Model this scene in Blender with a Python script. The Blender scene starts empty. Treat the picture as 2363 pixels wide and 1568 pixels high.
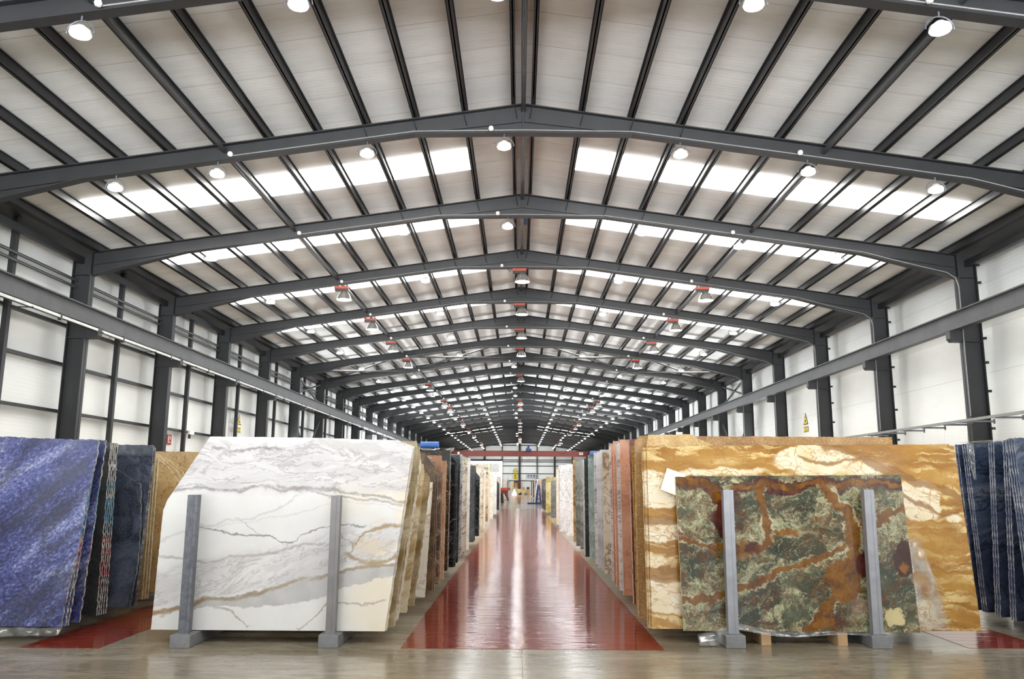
import bpy, bmesh, math, random
from mathutils import Matrix, Vector
random.seed(7)
SC = bpy.context.scene
COL = SC.collection

# ------------------------------------------------------------------ camera
CAMX, EYE = -0.0502, 1.6
F_PX, PITCH, YAW, ROLL = 1889.95, 0.1758, -0.0098, 0.0057
fw = Vector((math.sin(YAW), math.cos(YAW), 0)); rt = Vector((math.cos(YAW), -math.sin(YAW), 0)); up = Vector((0, 0, 1))
f2 = fw * math.cos(PITCH) + up * math.sin(PITCH); u2 = -fw * math.sin(PITCH) + up * math.cos(PITCH)
r3 = rt * math.cos(ROLL) + u2 * math.sin(ROLL); u3 = -rt * math.sin(ROLL) + u2 * math.cos(ROLL)
cd = bpy.data.cameras.new('camera'); cam = bpy.data.objects.new('camera', cd); COL.objects.link(cam)
cd.sensor_fit = 'HORIZONTAL'; cd.sensor_width = 36.0; cd.lens = F_PX / 2363 * 36.0
cd.clip_end = 400; cd.clip_start = 0.05
cam.matrix_world = Matrix(((r3.x, u3.x, -f2.x, CAMX), (r3.y, u3.y, -f2.y, 0), (r3.z, u3.z, -f2.z, EYE), (0, 0, 0, 1)))
SC.camera = cam

# ------------------------------------------------------------------ world, exposure
W = bpy.data.worlds.new('world'); SC.world = W; W.use_nodes = True
_t = W.node_tree; _bg = _t.nodes['Background']     # overcast sky above; lower half made bright, added to light the roof from below
_tc = _t.nodes.new('ShaderNodeTexCoord'); _sx = _t.nodes.new('ShaderNodeSeparateXYZ'); _t.links.new(_tc.outputs['Generated'], _sx.inputs[0])
_mr = _t.nodes.new('ShaderNodeMapRange'); _t.links.new(_sx.outputs[2], _mr.inputs[0])
SKY_LEVEL, UPLIGHT_LEVEL = 1.3, 42.0
for _i, _v in ((1, -0.06), (2, 0.0), (3, UPLIGHT_LEVEL), (4, SKY_LEVEL)): _mr.inputs[_i].default_value = _v
_bg.inputs[0].default_value = (0.94, 0.97, 1.0, 1); _t.links.new(_mr.outputs[0], _bg.inputs[1])
LED_EMIT, BELL_EMIT, SKYLIGHT_EMIT = 95.0, 45.0, 18.0
vs = SC.view_settings
SC.display_settings.display_device = 'sRGB'
vs.view_transform = 'Standard'; vs.look = 'None'; vs.gamma = 1.0; vs.use_curve_mapping = False
vs.exposure = 0.22
cy = SC.cycles
cy.max_bounces = 8; cy.diffuse_bounces = 5; cy.glossy_bounces = 4; cy.transmission_bounces = 4; cy.transparent_max_bounces = 8
cy.caustics_reflective = False; cy.caustics_refractive = False
cy.sample_clamp_indirect = 6.0; cy.use_denoising = True

# ------------------------------------------------------------------ material helpers
def srgb(r, g, b):
    f = lambda c: (c / 255 / 12.92) if c / 255 <= 0.04045 else ((c / 255 + 0.055) / 1.055) ** 2.4
    return (f(r), f(g), f(b), 1.0)

class NB:
    """small builder for procedural node materials"""
    def __init__(s, name, rough=0.5, metal=0.0, spec=0.5):
        s.m = bpy.data.materials.new(name); s.m.use_nodes = True
        s.t = s.m.node_tree; s.b = s.t.nodes['Principled BSDF']
        s.b.inputs['Roughness'].default_value = rough; s.b.inputs['Metallic'].default_value = metal
        s.b.inputs['Specular IOR Level'].default_value = spec
    def n(s, typ): return s.t.nodes.new(typ)
    def put(s, sock, v):
        if hasattr(v, 'is_output'): s.t.links.new(v, sock)
        elif v is not None: sock.default_value = v
    def coord(s, kind='Object'): return s.n('ShaderNodeTexCoord').outputs[kind]
    def map(s, vec, loc=(0, 0, 0), rot=(0, 0, 0), scale=(1, 1, 1)):
        if any(rot) and tuple(scale) != (1, 1, 1): vec, rot = s.map(vec, rot=rot), (0, 0, 0)
        k = s.n('ShaderNodeMapping'); s.put(k.inputs[0], vec)
        k.inputs[1].default_value = loc; k.inputs[2].default_value = rot; k.inputs[3].default_value = scale
        return k.outputs[0]
    def noise(s, vec, scale=1, detail=4, rough=0.55, dist=0.0, col=False):
        k = s.n('ShaderNodeTexNoise'); s.put(k.inputs['Vector'], vec)
        k.inputs['Scale'].default_value = scale; k.inputs['Detail'].default_value = detail
        k.inputs['Roughness'].default_value = rough; k.inputs['Distortion'].default_value = dist
        return k.outputs['Color'] if col else k.outputs['Fac']
    def voro(s, vec, scale=1, feat='DISTANCE_TO_EDGE', out='Distance', rnd=1.0):
        k = s.n('ShaderNodeTexVoronoi'); k.feature = feat; s.put(k.inputs['Vector'], vec)
        k.inputs['Scale'].default_value = scale; k.inputs['Randomness'].default_value = rnd
        return k.outputs[out]
    def m_(s, op, a, b=0.0, c=None, clamp=False):
        k = s.n('ShaderNodeMath'); k.operation = op; k.use_clamp = clamp
        s.put(k.inputs[0], a); s.put(k.inputs[1], b)
        if c is not None: s.put(k.inputs[2], c)
        return k.outputs[0]
    def vm(s, op, a, b):
        k = s.n('ShaderNodeVectorMath'); k.operation = op; s.put(k.inputs[0], a)
        if op == 'SCALE': s.put(k.inputs[3], b)
        else: s.put(k.inputs[1], b)
        return k.outputs[0]
    def sep(s, v):
        k = s.n('ShaderNodeSeparateXYZ'); s.put(k.inputs[0], v); return k.outputs
    def step(s, v, a, b, lo=0.0, hi=1.0):
        """smooth step: lo at v=a, hi at v=b"""
        k = s.n('ShaderNodeMapRange'); k.interpolation_type = 'SMOOTHSTEP'; s.put(k.inputs[0], v)
        k.inputs[1].default_value = a; k.inputs[2].default_value = b
        if a > b:
            k.inputs[1].default_value = b; k.inputs[2].default_value = a; lo, hi = hi, lo
        k.inputs[3].default_value = lo; k.inputs[4].default_value = hi
        return k.outputs[0]
    def mix(s, f, a, b, mode='MIX'):
        k = s.n('ShaderNodeMix'); k.data_type = 'RGBA'; k.blend_type = mode
        s.put(k.inputs[0], f); s.put(k.inputs[6], a); s.put(k.inputs[7], b); return k.outputs[2]
    def ramp(s, f, stops):
        k = s.n('ShaderNodeValToRGB'); s.put(k.inputs[0], f); e = k.color_ramp.elements
        while len(e) < len(stops): e.new(0.5)
        for i, (p, c) in enumerate(stops): e[i].position = p; e[i].color = c
        return k.outputs[0]
    def curve(s, x, pts, x0, x1, y0, y1):
        """y = polyline(x): a hand-drawn run of a vein"""
        t = s.m_('DIVIDE', s.m_('SUBTRACT', x, x0), x1 - x0, clamp=True)
        k = s.n('ShaderNodeFloatCurve'); c = k.mapping.curves[0]
        P = [((a - x0) / (x1 - x0), (b - y0) / (y1 - y0)) for a, b in sorted(pts)]
        c.points[0].location = P[0]; c.points[1].location = P[-1]
        for p in P[1:-1]: c.points.new(*p)
        k.mapping.update(); s.put(k.inputs['Value'], t)
        return s.m_('MULTIPLY_ADD', k.outputs[0], y1 - y0, y0)
    def band(s, a, b, pts, w, soft, a_first=True, fade=0.06, lim=(-6, 6)):
        """mask of a vein that follows pts; a = axis it runs along, b = across"""
        pts = sorted(pts if a_first else [(q, p) for p, q in pts])
        lo, hi = pts[0][0], pts[-1][0]
        ys = [q for _, q in pts]; y0, y1 = min(ys) - 0.05, max(ys) + 0.05
        g = s.curve(a, pts, lo, hi, y0, y1)
        d = s.m_('ABSOLUTE', s.m_('SUBTRACT', b, g))
        k = s.step(d, w, w + soft, 1, 0)
        r = s.m_('MULTIPLY', s.step(a, lo - fade, lo), s.step(a, hi + fade, hi))
        return s.m_('MULTIPLY', k, r), g
    def blob(s, x, y, cx, cy_, rx, ry, soft=0.3):
        dx = s.m_('DIVIDE', s.m_('SUBTRACT', x, cx), rx); dy = s.m_('DIVIDE', s.m_('SUBTRACT', y, cy_), ry)
        d = s.m_('SQRT', s.m_('ADD', s.m_('MULTIPLY', dx, dx), s.m_('MULTIPLY', dy, dy)))
        return s.step(d, 1.0, 1.0 - soft)
    def mx(s, *v):
        o = v[0]
        for k in v[1:]: o = s.m_('MAXIMUM', o, k)
        return o
    def ridge(s, vec, scale, w, detail=5, dist=0.6, rough=0.6):
        d = s.m_('ABSOLUTE', s.m_('SUBTRACT', s.noise(vec, scale, detail, rough, dist), 0.5))
        return s.step(d, 0.0, w, 1, 0)
    def bump(s, h, strength=0.1, dist=0.01):
        k = s.n('ShaderNodeBump'); k.inputs['Strength'].default_value = strength; k.inputs['Distance'].default_value = dist
        s.put(k.inputs['Height'], h); s.t.links.new(k.outputs[0], s.b.inputs['Normal'])
    def col(s, c): s.put(s.b.inputs['Base Color'], c); return s
    def rough(s, r): s.put(s.b.inputs['Roughness'], r)

def plain(name, c, rough=0.5, metal=0.0, var=0.12, scale=6.0, spec=0.5):
    b = NB(name, rough, metal, spec)
    n = b.noise(b.coord(), scale, 5)
    d = tuple(x * (1 - var) for x in c[:3]) + (1,); l = tuple(min(1, x * (1 + var)) for x in c[:3]) + (1,)
    b.col(b.ramp(n, [(0.3, d), (0.7, l)])); return b.m

def emitter(name, c, strength):
    b = NB(name, 0.3); b.b.inputs['Base Color'].default_value = c
    b.b.inputs['Emission Color'].default_value = c; b.b.inputs['Emission Strength'].default_value = strength
    return b.m

M = {}
M['steel'] = plain('dark_painted_steel', (0.016, 0.0165, 0.018, 1), 0.5, 0, 0.18, 3)
M['steel_beam'] = plain('grey_painted_runway_steel', (0.045, 0.046, 0.047, 1), 0.5, 0, 0.25, 2.5)
M['galv'] = plain('galvanised_steel', (0.125, 0.13, 0.15, 1), 0.5, 0.3, 0.3, 22)
M['galv_mid'] = plain('grey_brown_galvanised_steel', (0.20, 0.19, 0.19, 1), 0.5, 0.3, 0.12, 8)
M['galv_light'] = plain('light_galvanised_steel', (0.30, 0.305, 0.33, 1), 0.45, 0.3, 0.12, 8)
M['base_steel'] = plain('grey_concrete_filled_base', (0.17, 0.17, 0.175, 1), 0.6, 0, 0.2, 10)
M['conduit'] = plain('light_grey_conduit', (0.20, 0.20, 0.195, 1), 0.5)
M['white_plastic'] = plain('white_plastic', (0.75, 0.75, 0.72, 1), 0.35)
M['white_bar'] = plain('white_conductor_bar', (0.50, 0.50, 0.47, 1), 0.4)
M['orange'] = plain('orange_red_enamel', (0.36, 0.05, 0.018, 1), 0.45)
M['black'] = plain('black_plastic', (0.012, 0.012, 0.012, 1), 0.5)
M['chrome'] = plain('brushed_aluminium_reflector', (0.55, 0.54, 0.51, 1), 0.28, 0.8)
M['crane_red'] = plain('red_brown_crane_paint', (0.13, 0.022, 0.015, 1), 0.45)
M['blue'] = plain('blue_enamel', (0.012, 0.045, 0.19, 1), 0.45)
M['bright_blue'] = plain('bright_blue_plastic', (0.06, 0.20, 0.62, 1), 0.4)
M['yellow'] = plain('yellow_sign_enamel', (0.75, 0.58, 0.03, 1), 0.45)
M['pale_yellow'] = plain('pale_yellow_paint', (0.62, 0.48, 0.20, 1), 0.5)
M['red_sign'] = plain('red_sign_enamel', (0.40, 0.03, 0.03, 1), 0.45)
M['wood'] = plain('raw_pine', (0.42, 0.27, 0.14, 1), 0.7)
M['paper'] = plain('white_paper', (0.80, 0.78, 0.70, 1), 0.8, 0, 0.04)
M['led'] = emitter('led_lens_glow', (0.90, 0.95, 1.0, 1), LED_EMIT)
M['bell_glow'] = emitter('bell_lamp_glow', (1.0, 0.96, 0.88, 1), BELL_EMIT)
M['sky'] = emitter('skylight_daylight', (1.0, 0.985, 0.95, 1), SKYLIGHT_EMIT)

def film_mat():
    b = NB('clear_plastic_film', 0.12)
    tr = b.n('ShaderNodeBsdfTransparent'); gl = b.n('ShaderNodeBsdfGlossy'); df = b.n('ShaderNodeBsdfTranslucent'); d2 = b.n('ShaderNodeBsdfDiffuse')
    gl.inputs['Roughness'].default_value = 0.15
    df.inputs[0].default_value = (0.85, 0.85, 0.82, 1); d2.inputs[0].default_value = (0.85, 0.85, 0.82, 1)
    n = b.noise(b.coord(), 9, 4)
    m1 = b.n('ShaderNodeMixShader'); m1.inputs[0].default_value = 0.5
    b.t.links.new(d2.outputs[0], m1.inputs[1]); b.t.links.new(gl.outputs[0], m1.inputs[2])
    m2 = b.n('ShaderNodeMixShader'); b.put(m2.inputs[0], b.step(n, 0.35, 0.75, 0.06, 0.30))
    b.t.links.new(tr.outputs[0], m2.inputs[1]); b.t.links.new(m1.outputs[0], m2.inputs[2])
    b.t.links.new(m2.outputs[0], b.t.nodes['Material Output'].inputs[0]); return b.m
M['film'] = film_mat()

def roof_mat():
    b = NB('roof_sandwich_panel', 0.55); p = b.coord(); x, y, z = b.sep(p)
    f = b.m_('FRACT', b.m_('DIVIDE', y, 1.0)); j = b.m_('LESS_THAN', f, 0.012)
    rib = b.m_('SINE', b.m_('MULTIPLY', y, 62.8))
    n = b.noise(b.map(p, scale=(0.6, 2.5, 1)), 1.2, 5); g = b.noise(b.map(p, scale=(1, 12, 1)), 2.0, 3)
    c = b.ramp(n, [(0.3, srgb(226, 229, 229)), (0.7, srgb(238, 241, 241))])
    c = b.mix(b.step(g, 0.5, 0.8, 0, 0.25), c, srgb(180, 170, 152))
    c = b.mix(b.m_('MULTIPLY', j, 0.6), c, srgb(120, 112, 100)); b.col(c)
    b.bump(b.m_('MULTIPLY', rib, 0.3), 0.12, 0.01); return b.m
M['roof'] = roof_mat()

def wall_mat(name, pitch, c0, c1):
    b = NB(name, 0.5); p = b.coord(); x, y, z = b.sep(p)
    f = b.m_('FRACT', b.m_('DIVIDE', b.m_('SUBTRACT', z, 4.39 - 10 * pitch), pitch)); j = b.m_('LESS_THAN', f, 0.011)
    n = b.noise(b.map(p, scale=(1, 0.5, 1.5)), 1.0, 5)
    c = b.ramp(n, [(0.3, c0), (0.7, c1)])
    c = b.mix(b.m_('MULTIPLY', j, 0.45), c, srgb(150, 143, 130)); b.col(c)
    b.bump(b.m_('SINE', b.m_('MULTIPLY', z, 70)), 0.08, 0.006); return b.m
M['wall'] = wall_mat('white_wall_panel', 1.12, srgb(222, 224, 220), srgb(231, 233, 230))

def floor_mat(name, kind):
    b = NB(name, 0.15); p = b.coord(); x, y, z = b.sep(p)
    w = b.map(p, scale=(0.5, 1.3, 1))
    n1 = b.noise(w, 1.1, 6, 0.62, 0.4); n2 = b.noise(b.map(p, scale=(1.0, 3.2, 1)), 2.6, 7, 0.68, 0.6); n3 = b.noise(p, 30, 3)
    if kind == 'concrete':
        c = b.ramp(n1, [(0.28, srgb(112, 102, 85)), (0.5, srgb(140, 130, 112)), (0.72, srgb(162, 154, 139))])
        c = b.mix(b.step(n2, 0.40, 0.66, 0, 0.65), c, srgb(104, 92, 74))
        c = b.mix(b.step(n2, 0.62, 0.78, 0, 0.5), c, srgb(182, 174, 157))
        c = b.mix(b.step(n3, 0.55, 0.75, 0, 0.25), c, srgb(84, 74, 60))
        sy = b.m_('LESS_THAN', b.m_('ABSOLUTE', b.m_('SUBTRACT', b.m_('FRACT', b.m_('DIVIDE', b.m_('ADD', x, 0.02 + 60), 6.0)), 0.0)), 0.0016)
    else:
        c = b.ramp(n1, [(0.3, srgb(112, 42, 32)), (0.7, srgb(126, 51, 39))])
        c = b.mix(b.step(n2, 0.55, 0.75, 0, 0.3), c, srgb(110, 36, 26))
        sy = b.m_('LESS_THAN', b.m_('ABSOLUTE', b.m_('ADD', x, 0.0)), 0.004)
    c = b.mix(b.m_('MULTIPLY', sy, 0.8), c, (0.02, 0.018, 0.015, 1)); b.col(c)
    b.rough(b.step(n2, 0.3, 0.75, 0.07, 0.15) if kind != 'concrete' else b.step(n2, 0.3, 0.75, 0.11, 0.24))
    wv = b.noise(b.map(p, scale=(0.8, 3.0, 1)), 2.2, 3, 0.5, 0.3); wf = b.noise(b.map(p, scale=(3, 9, 1)), 6, 3)
    rp = b.noise(b.map(p, scale=(0.22, 3.6, 1)), 2.6, 4, 0.6)
    b.bump(b.m_('ADD', b.m_('MULTIPLY_ADD', rp, 0.0 if kind == 'concrete' else 0.8, wv), b.m_('MULTIPLY', wf, 0.08)), 0.14 if kind == 'concrete' else 0.26, 0.02)
    return b.m
M['floor'] = floor_mat('polished_concrete', 'concrete')
M['red_floor'] = floor_mat('red_epoxy_floor', 'red')

# ------------------------------------------------------------------ stone materials
def stone(name, c, vein, vs_=1.5, vw=0.03, va=0.8, stretch=(1, 1, 1), rot=0.0, sc=1.5, dist=0.8, speck=None, spk=40, rough=0.13):
    b = NB(name, rough); p = b.coord()
    q = b.map(p, loc=(hash(name) % 7 * 0 + len(name) * 1.7, 0, len(name) * 0.9), rot=(0, rot, 0), scale=stretch)
    wq = b.vm('ADD', q, b.vm('SCALE', b.noise(q, sc * 0.8, 4, col=True), 0.35))
    n = b.noise(wq, sc, 6, 0.6, dist)
    k = b.ramp(n, [(0.30, c[0]), (0.5, c[1]), (0.70, c[2])])
    r = b.ridge(wq, vs_, vw); r2 = b.ridge(b.vm('ADD', wq, (3.3, 1.1, 5.2)), vs_ * 2.3, vw * 0.8)
    k = b.mix(b.m_('MULTIPLY', r, va), k, vein); k = b.mix(b.m_('MULTIPLY', r2, va * 0.6), k, vein)
    if speck: k = b.mix(b.step(b.noise(p, spk, 4, 0.7), 0.52, 0.68), k, speck)
    b.col(k); return b.m

S = srgb
STONE = {
 'cream_gold': stone('cream_gold_marble', [S(150, 132, 98), S(196, 180, 146), S(222, 211, 184)], S(138, 104, 44), 1.0, 0.05, 0.7, (0.5, 1, 1.6), 0.3),
 'cream_shaded': stone('taupe_cream_marble', [S(128, 112, 82), S(158, 142, 110), S(186, 172, 142)], S(112, 86, 40), 0.9, 0.06, 0.6, (0.5, 1, 1.8), 0.2),  # darker cream: shade on the face is put into its colour
 'ivory': stone('ivory_marble', [S(214, 205, 184), S(232, 226, 212), S(240, 237, 228)], S(160, 130, 80), 0.9, 0.03, 0.7, (0.6, 1, 1.3), 0.4),
 'brown': stone('brown_emperor_marble', [S(44, 33, 24), S(78, 60, 42), S(120, 88, 52)], S(158, 120, 70), 2.2, 0.012, 0.6, (1, 1, 1), 0.5, 2.2, 1.2),
 'mottled': stone('mottled_brown_granite', [S(46, 36, 34), S(104, 84, 70), S(176, 150, 128)], S(206, 188, 166), 2.0, 0.02, 0.5, (1, 1, 1), 0, 2.6, 1.6, S(60, 46, 40), 60),
 'rust': stone('rust_orange_marble', [S(126, 80, 56), S(156, 104, 74), S(180, 138, 108)], S(226, 196, 160), 1.6, 0.02, 0.5),
 'pinktan': stone('pink_tan_marble', [S(170, 130, 104), S(198, 162, 132), S(214, 188, 160)], S(140, 96, 70), 1.8, 0.02, 0.5),
 'blackgold': stone('black_marble_gold_veins', [S(14, 12, 11), S(24, 20, 17), S(44, 35, 26)], S(190, 150, 92), 2.4, 0.010, 0.85, (1, 1, 1), 0.6, 1.6, 1.2),
 'black': stone('black_granite', [S(14, 15, 17), S(26, 28, 30), S(46, 48, 50)], S(150, 152, 150), 1.6, 0.006, 0.6),
 'charcoal': stone('charcoal_slate_granite', [S(34, 40, 42), S(52, 58, 60), S(74, 80, 82)], S(140, 146, 146), 1.6, 0.008, 0.5),
 'speckgrey': stone('white_grey_speckled_granite', [S(150, 150, 150), S(208, 208, 206), S(232, 232, 230)], S(70, 72, 76), 2.6, 0.03, 0.7, (1, 1, 1), 0, 2.4, 1.6, S(88, 88, 90), 26),
 'white': stone('plain_white_marble', [S(214, 214, 212), S(230, 230, 228), S(240, 240, 238)], S(180, 182, 186), 1.2, 0.03, 0.5),
 'creamvein': stone('cream_marble_dark_veins', [S(196, 184, 160), S(222, 213, 194), S(234, 228, 214)], S(72, 60, 46), 1.6, 0.016, 0.8),
 'beige': stone('pale_beige_limestone', [S(206, 196, 176), S(224, 217, 202), S(232, 228, 216)], S(180, 160, 130), 1.4, 0.02, 0.4),
 'travertine': stone('golden_brown_travertine', [S(126, 94, 56), S(150, 116, 74), S(172, 140, 98)], S(140, 90, 60), 2.0, 0.03, 0.5, (1, 1, 1), 0, 3.0, 1.2, S(206, 172, 120), 50),
 'goldtrav': stone('honey_gold_travertine', [S(160, 130, 80), S(180, 150, 100), S(196, 170, 124)], S(156, 108, 66), 2.0, 0.03, 0.5, (1, 1, 1), 0, 3.0, 1.2, S(226, 200, 150), 50),
 'ochre': stone('ochre_yellow_marble', [S(132, 90, 30), S(166, 126, 56), S(200, 172, 112)], S(104, 68, 20), 1.4, 0.04, 0.7, (0.5, 1, 1.8)),
 'darkred': stone('dark_red_marble', [S(84, 46, 36), S(106, 60, 48), S(128, 78, 64)], S(176, 120, 96), 1.8, 0.02, 0.5),
 'salmon': stone('salmon_pink_marble', [S(182, 128, 98), S(200, 146, 116), S(212, 162, 134)], S(168, 108, 80), 2.6, 0.03, 0.6, (1, 1, 1), 0.7, 3.0),
 'whitegrey': stone('white_grey_streaked_marble', [S(180, 176, 176), S(214, 210, 206), S(232, 230, 226)], S(120, 110, 104), 1.4, 0.03, 0.7, (0.6, 1, 1.4)),
 'creambrown': stone('cream_marble_brown_patches', [S(160, 124, 82), S(216, 205, 182), S(230, 224, 208)], S(104, 72, 42), 1.0, 0.035, 0.8, (1, 1, 1), 0.6, 0.9),
 'lavender': stone('lavender_white_marble', [S(188, 188, 192), S(210, 210, 212), S(226, 226, 224)], S(150, 148, 152), 1.0, 0.04, 0.5, (0.7, 1, 1.2)),
 'teal': stone('teal_green_marble', [S(98, 120, 118), S(142, 162, 156), S(182, 196, 188)], S(206, 218, 208), 1.6, 0.02, 0.5),
 'greengrey': stone('grey_green_granite', [S(108, 110, 104), S(142, 144, 136), S(174, 174, 164)], S(70, 76, 66), 1.8, 0.05, 0.6, (1, 1, 1), 0.8),
 'orangebrown': stone('orange_brown_onyx', [S(120, 88, 52), S(164, 128, 82), S(204, 176, 132)], S(92, 64, 36), 1.4, 0.04, 0.7),
 'speckwhite': stone('white_granite_grey_flecks', [S(200, 202, 204), S(232, 233, 232), S(242, 242, 240)], S(120, 124, 132), 3.2, 0.012, 0.7, (1, 1, 1), 0, 2.0, 1.4, S(150, 154, 160), 22),
 'grey': stone('mid_grey_granite', [S(78, 78, 80), S(104, 104, 104), S(132, 130, 128)], S(160, 156, 150), 2.0, 0.02, 0.4),
 'yellowgreen': stone('yellow_green_onyx', [S(140, 120, 60), S(190, 174, 110), S(216, 206, 160)], S(110, 92, 40), 1.2, 0.04, 0.6),
 'greydark': stone('dark_grey_gneiss', [S(50, 50, 52), S(84, 82, 82), S(128, 124, 120)], S(170, 166, 160), 1.4, 0.02, 0.5),
 'slateblue': stone('dark_slate_blue_granite', [S(42, 45, 54), S(64, 69, 82), S(100, 106, 120)], S(34, 34, 38), 1.6, 0.04, 0.6, (1, 1, 1), 0.6, 1.6, 1.2, S(100, 106, 122), 70),
 'greybrown': stone('dark_grey_brown_granite', [S(40, 40, 40), S(56, 56, 54), S(74, 74, 70)], S(36, 36, 38), 1.6, 0.03, 0.5, (1, 1, 1), 0, 2.0, 1, S(86, 86, 84), 60),
 'honeynet': stone('beige_gold_net_marble', [S(168, 138, 92), S(186, 158, 112), S(200, 176, 134)], S(128, 92, 52), 3.2, 0.012, 0.8, (1, 1, 1), 0.5, 1.4, 1.0),
 'navy': stone('navy_blue_quartzite', [S(36, 44, 62), S(62, 72, 92), S(112, 116, 124)], S(26, 32, 46), 1.6, 0.025, 0.8, (0.7, 1, 2.0), 0.35, 1.2, 1.2),
}
def rough_edge(name, c0, c1, c2, scale=30):
    b = NB(name, 0.7); n = b.noise(b.map(b.coord(), scale=(1, 1, 0.6)), scale, 5, 0.7)
    b.col(b.ramp(n, [(0.34, c0), (0.5, c1), (0.66, c2)])); b.bump(n, 0.5, 0.01); return b.m
EDGE = {
 'cream': rough_edge('raw_cream_edge', S(150, 132, 92), S(206, 194, 164), S(232, 226, 208)),
 'white': rough_edge('raw_white_edge', S(170, 168, 160), S(220, 218, 210), S(238, 236, 230)),
 'tan': rough_edge('raw_tan_edge', S(120, 90, 60), S(190, 158, 118), S(220, 200, 170)),
 'gold': rough_edge('raw_gold_edge', S(160, 112, 40), S(212, 172, 92), S(236, 214, 160)),
 'dark': rough_edge('raw_dark_edge', S(30, 30, 30), S(96, 98, 98), S(190, 190, 186)),
 'blue': rough_edge('raw_blue_edge_with_paint', S(34, 50, 96), S(112, 122, 142), S(206, 210, 210), 22),
 'pink': rough_edge('raw_pink_edge', S(190, 146, 124), S(224, 206, 192), S(238, 232, 224)),
}
def painted_edge():
    """raw sodalite edge, daubed turquoise higher up and red lower down"""
    b = NB('raw_sodalite_edge_with_paint_daubs', 0.7); p = b.coord(); x, y, z = b.sep(p)
    n = b.noise(p, 26, 5, 0.7); k = b.noise(b.map(p, loc=(3, 2, 1)), 9, 4, 0.7)
    c = b.ramp(n, [(0.34, S(44, 46, 60)), (0.5, S(150, 148, 144)), (0.66, S(226, 224, 216))])
    tq = b.m_('MULTIPLY', b.m_('MULTIPLY', b.step(z, 0.85, 1.0), b.step(z, 1.55, 1.4)), b.step(k, 0.42, 0.5))
    rd = b.m_('MULTIPLY', b.m_('MULTIPLY', b.step(z, 0.2, 0.35), b.step(z, 0.95, 0.8)), b.step(k, 0.48, 0.54))
    c = b.mix(b.m_('MULTIPLY', tq, 0.8), c, S(36, 110, 140)); c = b.mix(b.m_('MULTIPLY', rd, 0.8), c, S(160, 40, 48))
    b.col(c); return b.m
EDGE['sodalite'] = painted_edge()

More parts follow.
